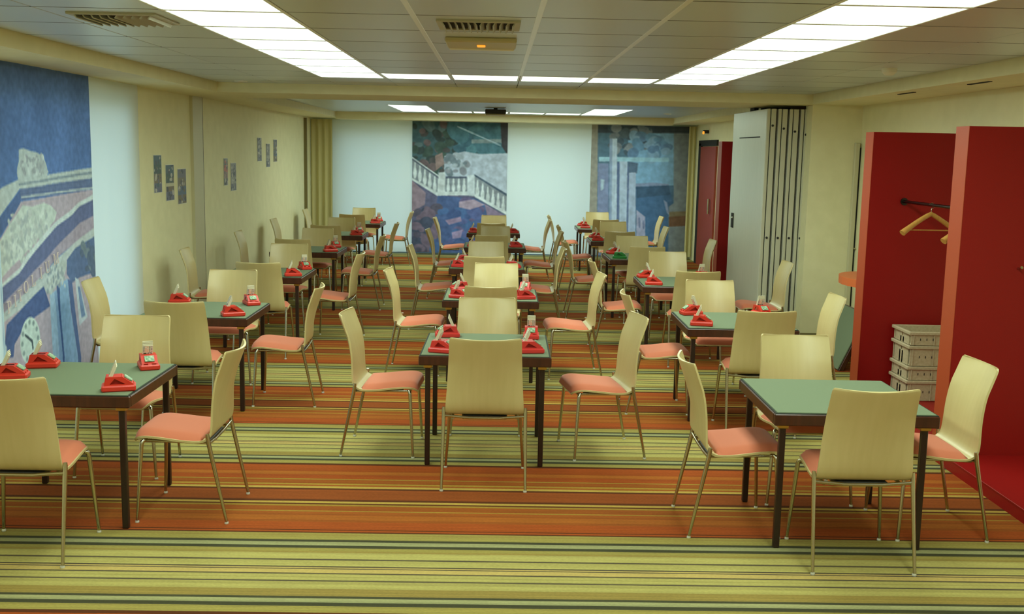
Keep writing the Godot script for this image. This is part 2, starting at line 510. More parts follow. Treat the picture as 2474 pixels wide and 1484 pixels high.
func column_print() -> Image:      # tall columns, a pale sky and a dark roof
	var im := Image.create(384, 512, false, Image.FORMAT_RGB8)
	im.fill(c8(100, 128, 153))
	paint_poly(im, [0.0, 0, 1, 0, 1, 0.06, 0.0, 0.065], c8(85, 93, 104))
	paint_poly(im, [0.365, 0.057, 1, 0.051, 1, 0.448, 0.47, 0.454, 0.389, 0.343], c8(153, 190, 218))
	paint_poly(im, [0.06, 0.06, 0.37, 0.06, 0.39, 0.28, 0.06, 0.3], c8(104, 131, 150))
	blobs(im, 41, 40, [0.2, 0.0, 0.6, 0.22], [c8(107, 118, 128), c8(140, 144, 150), c8(93, 107, 120), c8(157, 159, 164)], 0.04)
	blobs(im, 42, 30, [0.42, 0.08, 0.8, 0.24], [c8(129, 164, 194), c8(157, 185, 209), c8(122, 150, 181)], 0.05)
	paint_poly(im, [0.081, 0.242, 0.8, 0.239, 0.802, 0.27, 0.083, 0.277], c8(181, 216, 229))
	paint_poly(im, [0.074, 0.291, 0.183, 0.29, 0.209, 1, 0.094, 1], c8(146, 153, 185))
	paint_poly(im, [0.262, 0.28, 0.3, 0.28, 0.32, 1, 0.29, 1], c8(113, 126, 159))
	paint_poly(im, [0.184, 0.102, 0.262, 0.1, 0.295, 1, 0.214, 1], c8(207, 216, 229))
	paint_poly(im, [0.184, 0.102, 0.212, 0.102, 0.24, 1, 0.214, 1], c8(161, 174, 199))
	paint_poly(im, [0.37, 0.3, 0.41, 0.3, 0.42, 1, 0.39, 1], c8(107, 120, 155))
	paint_poly(im, [0.295, 0.274, 0.376, 0.273, 0.396, 1, 0.319, 1], c8(199, 209, 225))
	paint_poly(im, [0.385, 0.273, 0.485, 0.285, 0.475, 0.362, 0.39, 0.371], c8(109, 126, 148))
	paint_poly(im, [0.394, 0.357, 0.465, 0.355, 0.491, 1, 0.41, 1], c8(192, 201, 221))
	paint_poly(im, [0.47, 0.461, 0.809, 0.443, 0.862, 0.586, 0.811, 0.611, 0.822, 1, 0.592, 1, 0.577, 0.692, 0.479, 0.637], c8(91, 122, 157))
	paint_poly(im, [0.47, 0.461, 0.809, 0.443, 0.83, 0.52, 0.48, 0.55], c8(83, 107, 133))
	paint_poly(im, [0.469, 0.44, 0.64, 0.43, 0.809, 0.438, 0.81, 0.449, 0.47, 0.464], c8(157, 166, 194))
	paint_poly(im, [0.484, 0.64, 0.577, 0.692, 0.59, 0.9, 0.495, 0.9], c8(183, 177, 199))
	paint_poly(im, [0.51, 0.7, 0.522, 0.7, 0.53, 0.78, 0.518, 0.78], c8(120, 126, 157))
	paint_poly(im, [0.556, 0.72, 0.566, 0.72, 0.574, 0.79, 0.562, 0.79], c8(120, 126, 157))
	paint_poly(im, [0.76, 0.56, 0.80, 0.58, 0.83, 0.68, 0.80, 0.66], c8(157, 166, 194))
	paint_poly(im, [0.84, 0.05, 1, 0.05, 1, 1, 0.832, 1, 0.821, 0.611, 0.867, 0.585], c8(153, 159, 163))  # wall behind the cloth dims it here; that shade is painted into the print
	paint_poly(im, [0.823, 0.653, 1, 0.644, 1, 0.69, 0.829, 0.695], c8(150, 133, 104))
	paint_poly(im, [0.823, 0.69, 1, 0.68, 1, 0.757, 0.829, 0.767], c8(140, 104, 80))
	paint_poly(im, [-0.01, 0.0, 0.062, 0, 0.089, 1, -0.01, 1], c8(172, 163, 150))
	paint_poly(im, [0.107, 0.41, 0.145, 0.416, 0.139, 0.487, 0.111, 0.501], c8(194, 209, 221))
	mottle(im, 24, 0.12, 0.03)
	return im

func carpet_image() -> Image:
	var cols := {"o": c8(145, 131, 69), "l": c8(162, 150, 87), "y": c8(180, 155, 91), "d": c8(82, 72, 55), "k": c8(66, 64, 45), "p": c8(146, 143, 100), "b": c8(143, 122, 64),
		"r": c8(149, 71, 29), "s": c8(143, 77, 31), "t": c8(153, 87, 34), "q": c8(136, 70, 31), "g": c8(151, 119, 47), "w": c8(170, 140, 66), "m": c8(86, 47, 25)}
	var seg := [[0.0299, "o"], [0.0478, "k"], [0.067, "p"], [0.0775, "k"], [0.087, "b"], [0.114, "b"], [0.1518, "l"], [0.1585, "d"], [0.1914, "l"], [0.1972, "d"], [0.218, "y"], [0.2227, "d"], [0.2288, "y"], [0.2348, "d"], [0.2686, "l"], [0.2761, "d"], [0.3131, "l"], [0.3228, "b"], [0.3412, "o"], [0.3572, "k"], [0.3795, "p"], [0.3933, "k"], [0.4212, "o"], [0.4268, "b"], [0.4375, "o"],
		[0.4454, "m"], [0.4548, "r"], [0.4606, "m"], [0.5125, "r"], [0.5277, "s"], [0.5587, "t"], [0.5872, "s"], [0.5944, "g"], [0.6294, "s"], [0.641, "g"], [0.6511, "m"], [0.6662, "w"], [0.6807, "m"], [0.7339, "q"], [0.7617, "q"], [0.7735, "m"], [0.7901, "w"], [0.8021, "s"], [0.8143, "g"], [0.8475, "s"], [0.8552, "g"], [0.8934, "r"], [0.9234, "t"], [0.9852, "r"], [1.0, "m"]]
	var w := 192
	var h := 1536
	var im := Image.create(w, h, false, Image.FORMAT_RGB8)
	var f := FastNoiseLite.new()
	f.seed = 77
	f.frequency = 0.2
	var g := FastNoiseLite.new()
	g.seed = 78
	g.frequency = 0.03
	var k := 0
	rng.seed = 5
	var row := 1.0
	for y in h:
		while (y + 0.5) / h > seg[k][0] and k < seg.size() - 1:
			k += 1
		if y % 5 == 0:
			row = rng.randf_range(0.94, 1.06)          # single yarns differ a little
		var c: Color = cols[seg[k][1]]
		for x in w:
			var v: float = row * (1.0 + 0.10 * f.get_noise_2d(x, y) + 0.05 * g.get_noise_2d(x * 0.4, y))
			im.set_pixel(x, y, Color(c.r * v, c.g * v, c.b * v))
	return im

func card_image(sd: int) -> Image:      # bids in rows: coloured suits on white, a pack seen from its face
	var im := Image.create(48, 96, false, Image.FORMAT_RGB8)
	im.fill(c8(226, 222, 206))
	rng.seed = sd
	var cols := [c8(40, 60, 60), c8(232, 140, 92), c8(240, 170, 96), c8(46, 110, 70), c8(60, 70, 110)]
	for j in 8:
		for i in 5:
			if rng.randf() < 0.85:
				im.fill_rect(Rect2i(3 + i * 9, 4 + j * 8, 6, 4), cols[i])
	im.fill_rect(Rect2i(4, 72, 14, 12), c8(40, 90, 60))
	im.fill_rect(Rect2i(24, 72, 18, 18), c8(48, 56, 60))
	im.fill_rect(Rect2i(28, 76, 10, 8), c8(226, 222, 206))
	return im

func strip_image(sd: int, cols: Array, gap_at := -1.0) -> Image:   # small snapshots one above another
	var im := Image.create(48, 96, false, Image.FORMAT_RGB8)
	rng.seed = sd
	var n := 4
	for k in n:
		im.fill_rect(Rect2i(0, k * 24, 48, 24), cols[k % cols.size()])
		blobs(im, sd * 10 + k, 9, [0.05, k * 0.25 + 0.03, 0.95, k * 0.25 + 0.22], [cols[(k + 1) % cols.size()], c8(196, 190, 180), c8(84, 84, 92), cols[k % cols.size()]], 0.09)
	if gap_at > 0:
		im.fill_rect(Rect2i(0, int(gap_at * 96), 48, 9), c8(206, 200, 170))
	return im

# ------------------------------------------------------------------ chair
func chair_profile(t: float) -> Vector3:     # forward distance from the rear feet, height, half width
	var P := [[-0.045, 0.920, 0.196], [-0.041, 0.906, 0.207], [-0.018, 0.840, 0.210], [0.014, 0.750, 0.214], [0.040, 0.660, 0.219], [0.056, 0.580, 0.224], [0.068, 0.515, 0.229], [0.082, 0.474, 0.231], [0.108, 0.448, 0.231], [0.150, 0.438, 0.230], [0.230, 0.440, 0.226], [0.330, 0.452, 0.221], [0.410, 0.459, 0.217], [0.455, 0.455, 0.210], [0.480, 0.444, 0.198], [0.492, 0.430, 0.180]]
	var n := P.size() - 1
	var f := t * n
	var i: int = clampi(int(f), 0, n - 1)
	f -= i
	var v := []
	for k in 4:
		var q: Array = P[clampi(i - 1 + k, 0, n)]
		v.append(Vector3(q[0], q[1], q[2]))
	return v[1].cubic_interpolate(v[2], v[0], v[3], f)

func shell_point(t: float, u: float) -> Vector3:     # u from -1 to 1 across
	var p := chair_profile(t)
	var up := clampf((p.y - 0.47) / 0.3, 0, 1)
	var fwd := 0.044 * up * u * u                     # the back hugs the sitter
	var y := p.y - (1.0 - u * u) * 0.009 * clampf((p.y - 0.85) / 0.07, 0, 1)
	return Vector3(u * p.z, y, 0.24 - (p.x + fwd))

func shell_mesh() -> ArrayMesh:
	var st := st_new()
	var nt := 34
	var nu := 10
	var th := 0.011
	var A := []
	var B := []
	var N := []
	for i in nt + 1:
		var ra := []
		var rb := []
		var rn := []
		for j in nu + 1:
			var t := float(i) / nt
			var u := 2.0 * j / nu - 1.0
			var e := 0.004
			var dt := shell_point(min(t + e, 1.0), u) - shell_point(max(t - e, 0.0), u)
			var du := shell_point(t, min(u + 0.05, 1.0)) - shell_point(t, max(u - 0.05, -1.0))
			var n := dt.cross(du).normalized()
			if n.y < 0 and n.z > 0:
				n = -n
			if t < 0.4 and n.z > 0:
				n = -n
			if t > 0.6 and n.y < 0:
				n = -n
			var p := shell_point(t, u)
			ra.append(p + n * th * 0.5)
			rb.append(p - n * th * 0.5)
			rn.append(n)
		A.append(ra)
		B.append(rb)
		N.append(rn)
	for i in nt:
		for j in nu:
			for k in [[0, 0], [1, 1], [0, 1], [0, 0], [1, 0], [1, 1]]:
				st.set_normal(N[i + k[0]][j + k[1]])
				st.add_vertex(A[i + k[0]][j + k[1]])
			for k in [[0, 0], [0, 1], [1, 1], [0, 0], [1, 1], [1, 0]]:
				st.set_normal(-N[i + k[0]][j + k[1]])
				st.add_vertex(B[i + k[0]][j + k[1]])
	for i in nt:
		quad(st, A[i][0], A[i + 1][0], B[i + 1][0], B[i][0])
		quad(st, A[i + 1][nu], A[i][nu], B[i][nu], B[i + 1][nu])
	for j in nu:
		quad(st, B[0][j], B[0][j + 1], A[0][j + 1], A[0][j])
		quad(st, A[nt][j], A[nt][j + 1], B[nt][j + 1], B[nt][j])
	return st.commit()

func pad_mesh() -> ArrayMesh:      # upholstered pad, thickest in the middle
	var st := st_new()
	st.set_smooth_group(0)
	var nt := 16
	var nu := 14
	var top := func(i: int, j: int, lift: float) -> Vector3:
		var a := float(i) / nt
		var u := 2.0 * j / nu - 1.0
		var t := lerpf(0.565, 0.985, a)
		var ea := 1.0 - pow(abs(2.0 * a - 1.0), 5.0)
		var eu := 1.0 - pow(abs(u), 5.0)
		var p := shell_point(t, u * 0.965)
		return p + Vector3(0, 0.0055 + lift * (0.036 * pow(ea * eu, 0.42)), -0.004 * lift * a)
	for i in nt:
		for j in nu:
			for k in [[0, 0], [1, 1], [0, 1], [0, 0], [1, 0], [1, 1]]:
				st.add_vertex(top.call(i + k[0], j + k[1], 1.0))
			for k in [[0, 0], [0, 1], [1, 1], [0, 0], [1, 1], [1, 0]]:
				st.add_vertex(top.call(i + k[0], j + k[1], 0.0))
	st.generate_normals()
	return st.commit()

func make_chair(label: String) -> Node3D:
	var t := thing("side_chair", label, "chair", Vector3.ZERO, 0.0, "plywood chairs around the card tables")
	put("plywood_shell", shell_mesh(), M.ply, t)
	put("seat_pad", pad_mesh(), M.pad, t)
	var rear := tube([Vector3(0.240, 0.486, 0.146), Vector3(0.241, 0.470, 0.148), Vector3(0.241, 0.430, 0.154), Vector3(0.247, 0.012, 0.240)], [0.010, 0.0115, 0.0115, 0.0085], 10)
	var front := tube([Vector3(0.200, 0.440, -0.195), Vector3(0.212, 0.434, -0.203), Vector3(0.216, 0.418, -0.207), Vector3(0.244, 0.012, -0.232)], [0.009, 0.0115, 0.0115, 0.0085], 10)
	var st := st_new()
	add_lathe(st, [Vector2(0.0, 0.0), Vector2(0.0105, 0.0), Vector2(0.0115, 0.004), Vector2(0.0095, 0.012), Vector2(0.0, 0.014)], Vector3.ZERO, 12)
	var glide := st.commit()
	for s in [-1.0, 1.0]:
		for f in [[rear, Vector3(0.246, 0, 0.240)], [front, Vector3(0.244, 0, -0.232)]]:
			var l := put("leg", f[0], M.chrome, t)
			l.scale.x = s
			put("foot_glide", glide, M.glide, l, f[1])
	put("cross_bar", tube([Vector3(-0.240, 0.436, 0.153), Vector3(-0.15, 0.428, 0.150), Vector3(-0.09, 0.422, 0.148), Vector3(0.09, 0.422, 0.148), Vector3(0.15, 0.428, 0.150), Vector3(0.240, 0.436, 0.153)], [0.009, 0.009, 0.009, 0.009, 0.009, 0.009], 8), M.chrome, t)
	put("cross_bar", tube([Vector3(-0.212, 0.430, -0.203), Vector3(0, 0.432, -0.2), Vector3(0.212, 0.430, -0.203)], [0.009, 0.009, 0.009], 8), M.chrome, t)
	for s in [-1.0, 1.0]:
		put("side_rail", tube([Vector3(s * 0.19, 0.424, 0.148), Vector3(s * 0.185, 0.428, 0.0), Vector3(s * 0.19, 0.434, -0.2)], [0.008, 0.008, 0.008], 8), M.chrome, t)
	put("underplate", box(Vector3(0.27, 0.018, 0.28), 0.006, Vector3(0, 0.419, -0.005)), M.moulded, t)
	return t

# ------------------------------------------------------------------ table
func make_table(label: String) -> Node3D:
	var t := thing("card_table", label, "table", Vector3.ZERO, 0.0, "green card tables in three rows")
	var W := 0.83
	put("felt_top", box(Vector3(W - 0.03, 0.010, W - 0.03), 0.002, Vector3(0, 0.7165, 0)), M.felt, t)
	put("felt_border", box(Vector3(W - 0.012, 0.006, W - 0.012), 0.0, Vector3(0, 0.7145, 0)), M.felt_edge, t)
	for k in 4:
		var st := st_new()
		var xf := Transform3D(Basis(Vector3.UP, PI / 2 * k), Vector3.ZERO)
		add_box(st, Vector3(0, 0.684, W / 2 - 0.014), Vector3(W - (0.0 if k % 2 == 0 else 0.058), 0.060, 0.028), 0.005, xf)
		put("rail", st.commit(), M.wood, t)
	put("panel_under", box(Vector3(W - 0.05, 0.012, W - 0.05), 0.0, Vector3(0, 0.704, 0)), M.wood, t)
	for k in 4:
		var sx: float = [-1.0, 1.0, 1.0, -1.0][k]
		var sz: float = [1.0, 1.0, -1.0, -1.0][k]
		var l := put("leg", box(Vector3(0.032, 0.655, 0.032), 0.004, Vector3(sx * 0.36, 0.3285, sz * 0.36)), M.leg, t)
		put("bracket", box(Vector3(0.052, 0.022, 0.052), 0.003, Vector3(sx * 0.36, 0.643, sz * 0.36)), M.brass, l)
	return t

# ------------------------------------------------------------------ bidding box
func make_bid_box(label: String, body: Material, face_up := false) -> Node3D:
	var t := thing("bidding_box", label, "bidding box", Vector3.ZERO, 0.0, "bidding boxes on the card tables")
	var st := st_new()
	add_box(st, Vector3(0, 0.016, 0), Vector3(0.168, 0.032, 0.108), 0.007)
	var prof := PackedVector2Array([Vector2(-0.072, 0.030), Vector2(0.076, 0.030), Vector2(0.072, 0.038), Vector2(0.018, 0.077), Vector2(-0.060, 0.077)])
	var hole := PackedVector2Array([Vector2(-0.044, 0.038), Vector2(-0.018, 0.068), Vector2(0.034, 0.038)])
	hole.reverse()
	if Geometry2D.is_polygon_clockwise(hole) == Geometry2D.is_polygon_clockwise(prof):
		hole.reverse()
	add_prism(st, prof, -0.010, 0.010)
	add_box(st, Vector3(-0.022, 0.0735, 0), Vector3(0.074, 0.007, 0.084), 0.0)
	add_box(st, Vector3(0, 0, 0), Vector3(0.0655, 0.006, 0.084), 0.0, Transform3D(Basis(Vector3(0, 0, 1), -0.625), Vector3(0.0435, 0.0555, 0)))
	add_prism(st, prof, 0.034, 0.044, Transform3D.IDENTITY, hole)
	add_prism(st, prof, -0.044, -0.034, Transform3D.IDENTITY, hole)
	put("tray", st.commit(), body, t)
	# the pack of bids stands in its slot and leans back
	st = st_new()
	var xf := Transform3D(Basis(Vector3(0, 0, 1), -0.42), Vector3(-0.040, 0.072, 0))
	for k in 4:                                     # four bunches of cards, fanned
		var h := 0.086 - 0.007 * k
		var x := -0.006 + 0.0045 * k
		add_box(st, Vector3(x, h * 0.5, 0), Vector3(0.004, h, 0.056), 0.0, xf)
	put("bid_cards", st.commit(), M.card_edge, t)
	st = st_new()
	var fx := -0.0086 if face_up else 0.0098      # some packs are put in facing up, some facing down
	var top := 0.085 if face_up else 0.063
	var q := [xf * Vector3(fx, 0.002, 0.028), xf * Vector3(fx, 0.002, -0.028), xf * Vector3(fx, top, -0.028), xf * Vector3(fx, top, 0.028)]
	var w := [Vector2(0, 1), Vector2(1, 1), Vector2(1, 0), Vector2(0, 0)]
	if face_up:
		q.reverse()
		w.reverse()
	quad_uv(st, q, w)
	put("card_face", st.commit(), M.cards, t)
	# pass and double cards lie on the ramp
	st = st_new()
	var xr := Transform3D(Basis(Vector3(0, 0, 1), -0.62), Vector3(0.046, 0.066, 0))
	add_box(st, Vector3(0.004, -0.002, 0), Vector3(0.044, 0.007, 0.052), 0.001, xr)
	put("pass_cards", st.commit(), M.card_green, t)
	return t

# ------------------------------------------------------------------ lamps
func light_panel(x: float, z: float, label: String, w := GX, d := GZ) -> void:
	var t := thing("ceiling_light", label, "ceiling light", Vector3(x, H_CEIL, z), 0.0, "square light panels in the ceiling")
	var st := st_new()
	var b := 0.02
	add_box(st, Vector3(0, 0.012, d / 2 - b / 2 - 0.002), Vector3(w - 0.006, 0.03, b), 0.003)
	add_box(st, Vector3(0, 0.012, -d / 2 + b / 2 + 0.002), Vector3(w - 0.006, 0.03, b), 0.003)
	add_box(st, Vector3(w / 2 - b / 2 - 0.002, 0.012, 0), Vector3(b, 0.03, d - 2 * b), 0.003)
	add_box(st, Vector3(-w / 2 + b / 2 + 0.002, 0.012, 0), Vector3(b, 0.03, d - 2 * b), 0.003)
	put("frame", st.commit(), M.runner, t)
	put("diffuser", box(Vector3(w - 2 * b, 0.006, d - 2 * b), 0.0, Vector3(0, 0.012, 0)), M.diffuser, t)
	var l := AreaLight3D.new()
	l.name = "glow"
	l.area_size = Vector2(w - 2 * b, d - 2 * b)
	l.light_color = LIGHT_COL
	l.light_energy = PANEL_RADIANCE * (w - 2 * b) * (d - 2 * b) / PI
	l.area_range = 30.0
	l.area_attenuation = 2.0
	l.shadow_enabled = true
	l.rotation.x = -PI / 2
	l.position.y = 0.006
	t.add_child(l)

# ------------------------------------------------------------------ building
func _ready() -> void:
	var cam := Camera3D.new()
	cam.name = "camera"
	cam.fov = 32.3036
	cam.position = Vector3(0, 1.9857, 0)
	cam.rotation_degrees = Vector3(-8.344, -0.974, 1.138)
	cam.near = 0.05
	cam.far = 200.0
	add_child(cam)
	cam.current = true

	var env := Environment.new()
	env.background_mode = Environment.BG_SKY
	var sky := Sky.new()
	var sm := ProceduralSkyMaterial.new()
	sm.sky_top_color = c8(150, 200, 222)
	sm.sky_horizon_color = c8(196, 228, 226)
	sm.ground_horizon_color = c8(156, 186, 176)
	sm.ground_bottom_color = c8(116, 140, 130)
	sm.sky_energy_multiplier = 1.0
	sky.sky_material = sm
	env.sky = sky
	env.background_energy_multiplier = 2.3
	env.tonemap_mode = Environment.TONE_MAPPER_LINEAR
	env.tonemap_exposure = 1.12
	env.sdfgi_enabled = true
	env.ssao_enabled = true
	env.ssil_enabled = true
	var we := WorldEnvironment.new()
	we.name = "world_environment"
	we.environment = env
	add_child(we)

	make_materials()
	build_room()
	build_ceiling()
	build_windows()
	build_tables()
	build_right_side()
	build_left_wall()
	build_fittings()

func wall_box(called: String, lo: Vector3, hi: Vector3, m: Material) -> MeshInstance3D:
	return struct(called, box(hi - lo), m, self, (lo + hi) / 2)

func build_room() -> void:
	# carpet: stripes run across the room, 2.195 m repeat
	var st := st_new()
	var zn := 1.6
	var zf := -20.6
	var xl := -3.75
	var xr := 4.15
	var P := 2.195
	var uv := func(x: float, z: float) -> Vector2:
		return Vector2(x / 0.9, (-z - 4.347) / P)
	quad_uv(st, [Vector3(xl, 0, zn), Vector3(xr, 0, zn), Vector3(xr, 0, zf), Vector3(xl, 0, zf)], [uv.call(xl, zn), uv.call(xr, zn), uv.call(xr, zf), uv.call(xl, zf)])
	var cm := mat(Color.WHITE, 0.95, 0.0, 0.2)
	cm.albedo_texture = ImageTexture.create_from_image(carpet_image())
	struct("floor", st.commit(), cm)
	wall_box("ground_slab", Vector3(xl, -0.2, zf), Vector3(xr, -0.004, zn), M.void)
	# walls
	var t := 0.25
	wall_box("wall_left", Vector3(WALL_L - t, 0, -6.0), Vector3(WALL_L, 2.9, 1.6), M.wall)
	wall_box("wall_left", Vector3(WALL_L - t, 0, -20.6), Vector3(WALL_L, 2.9, -10.28), M.wall)
	wall_box("wall_left", Vector3(WALL_L - t, 2.42, -10.28), Vector3(WALL_L, 2.9, -6.0), M.wall)
	wall_box("wall_left", Vector3(WALL_L - t, 0, -10.28), Vector3(WALL_L, 0.14, -6.0), M.wall)
	wall_box("wall_right", Vector3(WALL_R, 0, -11.5), Vector3(WALL_R + t, 2.9, 1.6), M.wall)
	wall_box("wall_right", Vector3(3.75, 0, -20.6), Vector3(WALL_R + t, 2.9, -13.6), M.wall)
	wall_box("wall_right", Vector3(3.6, 0, -13.6), Vector3(WALL_R + t, 2.9, -11.7), M.wall)
	wall_box("wall_front", Vector3(WALL_L - t, 0, 1.6), Vector3(WALL_R + t, 2.9, 1.85), M.wall)
	# wall stub beside the parked folding wall
	wall_box("wall_stub", Vector3(3.36, 0, -11.7), Vector3(WALL_R + 0.01, 2.56, -11.45), M.wall)
	wall_box("baseboard_stub", Vector3(3.365, 0, -11.45), Vector3(3.83, 0.075, -11.43), M.base)
	# back wall round its window
	wall_box("wall_back", Vector3(WALL_L - t, 0, -20.6), Vector3(-3.06, 2.9, BACK_Z), M.wall)
	wall_box("wall_back", Vector3(3.28, 0, -20.6), Vector3(WALL_R + t, 2.9, BACK_Z), M.wall)
	wall_box("wall_back", Vector3(-3.06, 2.39, -20.6), Vector3(3.28, 2.9, BACK_Z), M.wall)
	wall_box("wall_back", Vector3(-3.06, 0, -20.6), Vector3(3.28, 0.07, BACK_Z), M.wall)

func build_ceiling() -> void:
	# slab over the hung ceiling, which closes the room
	wall_box("ceiling_slab", Vector3(-3.75, 2.8, -20.6), Vector3(4.15, 3.0, 1.6), M.void)
	# lowered soffits round the hung ceiling
	wall_box("trim_1", Vector3(WALL_L, H_SOF, -20.35), Vector3(-2.925, 2.8, 1.6), M.soffit)
	wall_box("trim_2", Vector3(3.315, H_SOF, -11.3), Vector3(WALL_R, 2.8, 1.6), M.soffit)
	wall_box("trim_3", Vector3(-2.925, H_SOF, -12.56), Vector3(WALL_R, 2.8, -11.3), M.soffit)
	wall_box("trim_4", Vector3(3.2, H_SOF, -20.35), Vector3(3.75, 2.8, -12.56), M.soffit)
	wall_box("trim_5", Vector3(-2.925, 2.515, -20.35), Vector3(3.2, 2.8, -19.5), M.soffit)
	# hung ceiling: metal tiles, one mesh for each
	var root := Node3D.new()
	root.name = "ceiling"
	root.set_meta("kind", "structure")
	add_child(root)
	var full := box(Vector3(GX - 0.005, 0.016, GZ - 0.017), 0.003)
	var last := box(Vector3(GX - 0.006, 0.016, 0.476), 0.003)
	var lit := {}
	for r in 15:
		lit["1,%d" % r] = true       # column index counted from x = -2.285
		lit["6,%d" % r] = true
	for c in range(2, 6):
		lit["%d,0" % c] = true
	var tones := []
	for k in 3:
		tones.append(mat(c8(198 + 4 * k, 208 + 4 * k, 214 + 4 * k), 0.34, 0.35, 0.6))
	rng.seed = 11
	for c in range(-1, 9):
		var x := X0 + (c - 2) * GX + GX * 0.5
		for r in range(-2, 10):
			if lit.has("%d,%d" % [c, r]):
				continue
			var z := Z0 + r * GZ + GZ * 0.5
			var mm: Material = tones[rng.randi() % 3]
			if r == -2:
				put("tile", last, mm, root, Vector3(x, H_CEIL + 0.008, -11.06))
			else:
				put("tile", full, mm, root, Vector3(x, H_CEIL + 0.008, z))
	# dark gaskets in the joints across the room
	for r in range(-1, 10):
		for a in [[-2.905, -1.668], [-1.042, 1.432], [2.058, 3.295]]:
			if r == 0 and a[0] > -2 and a[0] < 0:
				continue
			put("joint", box(Vector3(a[1] - a[0], 0.006, 0.014)), M.void, root, Vector3((a[0] + a[1]) / 2, H_CEIL + 0.0035, Z0 + r * GZ))
	# pale main runners between the columns
	for k in [3, 4, 5]:
		put("runner", box(Vector3(0.03, 0.012, 5.4), 0.002), M.runner, root, Vector3(X0 + (k - 2) * GX, H_CEIL + 0.004, Z0 + GZ + 2.72))
	# plain remainder behind the camera's view and in the far half of the room
	put("plain_panel", box(Vector3(GX * 2 - 0.006, 0.016, 5.0)), tones[1], root, Vector3(X0 - 2 * GX, H_CEIL + 0.008, -0.83))
	put("plain_panel", box(Vector3(GX * 4 - 0.006, 0.016, 5.0)), tones[1], root, Vector3(X0 + 2 * GX, H_CEIL + 0.008, -0.83))
	put("plain_panel", box(Vector3(GX * 2 - 0.006, 0.016, 5.0)), tones[1], root, Vector3(X0 + 6 * GX, H_CEIL + 0.008, -0.83))
	put("plain_panel", box(Vector3(GX, 0.016, 1.6)), tones[1], root, Vector3(X0 - 0.5 * GX, H_CEIL + 0.008, 0.85))
	put("plain_panel", box(Vector3(GX, 0.016, 1.6)), tones[1], root, Vector3(X0 + 4.5 * GX, H_CEIL + 0.008, 0.85))
	var far := st_new()
	for a in [[-2.925, -1.665], [2.055, 3.2]]:
		add_box(far, Vector3((a[0] + a[1]) / 2, H_CEIL + 0.008, -16.03), Vector3(a[1] - a[0], 0.016, 6.94))
	for x in [-1.355, 1.745]:
		add_box(far, Vector3(x, H_CEIL + 0.008, -12.73), Vector3(GX, 0.016, 0.34))
		add_box(far, Vector3(x, H_CEIL + 0.008, -14.84), Vector3(GX, 0.016, 2.52))
		add_box(far, Vector3(x, H_CEIL + 0.008, -19.16), Vector3(GX, 0.016, 0.68))
	add_box(far, Vector3(0.195, H_CEIL + 0.008, -15.35), Vector3(GX * 4, 0.016, 5.58))
	add_box(far, Vector3(0.195, H_CEIL + 0.008, -19.16), Vector3(GX * 4, 0.016, 0.68))
	put("plain_panel", far.commit(), tones[1], root)
	# light panels
	var nth := ["first", "second", "third", "fourth", "fifth", "sixth", "seventh", "eighth", "ninth", "tenth", "eleventh", "twelfth", "thirteenth", "fourteenth", "fifteenth"]
	for r in 15:
		var z := Z0 + r * GZ + GZ * 0.5
		light_panel(X0 - 0.5 * GX, z, "white ceiling light panel, %s from the beam, strip toward the photo wall" % nth[r])
		light_panel(X0 + 4.5 * GX, z, "white ceiling light panel, %s from the beam, strip toward the coat stand" % nth[r])
	for k in 4:
		light_panel(X0 + (k + 0.5) * GX, Z0 + GZ * 0.5, "white ceiling light panel, %s from the photo wall in cross row before beam" % nth[k])
	for r in 4:
		var z := -18.82 + (r + 0.5) * GZ
		light_panel(X0 - 0.5 * GX, z, "far-half ceiling light panel, %s from the windows, strip toward photo wall" % nth[r])
		light_panel(X0 + 4.5 * GX, z, "far-half ceiling light panel, %s from the windows, strip toward red door" % nth[r])
	light_panel(X0 - 0.5 * GX, -13.24, "added unseen ceiling light panel just behind the beam, toward the photo wall")  # hidden above the beam, added to brighten the far walls and floor
	light_panel(X0 + 4.5 * GX, -13.24, "added unseen ceiling light panel just behind the beam, toward the folding wall")  # its unseen twin, added for the same extra light
	for k in 4:
		light_panel(X0 + (k + 0.5) * GX, -18.48, "far-half cross-row ceiling light panel, %s from the photo wall" % nth[k])

func pane_window(called: String, corner: Vector3, across: Vector3, w: float, h: float, posts: Array, depth: Vector3) -> void:
	var root := Node3D.new()
	root.name = called
	root.set_meta("kind", "structure")
	add_child(root)
	var e := across.normalized()
	var b := Basis(e, Vector3.UP, e.cross(Vector3.UP))
	var edges := [0.0]
	edges.append_array(posts)
	edges.append(w)
	for x in edges:
		var st := st_new()
		var xx: float = clampf(x, 0.04, w - 0.04)
		add_box(st, Vector3(xx, h / 2, 0), Vector3(0.08, h, 0.07), 0.006, Transform3D(b, corner + depth))
		put("window_post", st.commit(), M.winframe, root)
	for y in [0.03, h - 0.03]:
		var st := st_new()
		add_box(st, Vector3(w / 2, y, 0), Vector3(w, 0.06, 0.066), 0.006, Transform3D(b, corner + depth))
		put("window_rail", st.commit(), M.winframe, root)
	for i in edges.size() - 1:
		var st := st_new()
		add_box(st, Vector3((edges[i] + edges[i + 1]) / 2, h / 2, 0), Vector3(edges[i + 1] - edges[i] - 0.08, h - 0.12, 0.008), 0.0, Transform3D(b, corner + depth))
		put("pane", st.commit(), M.glass, root)

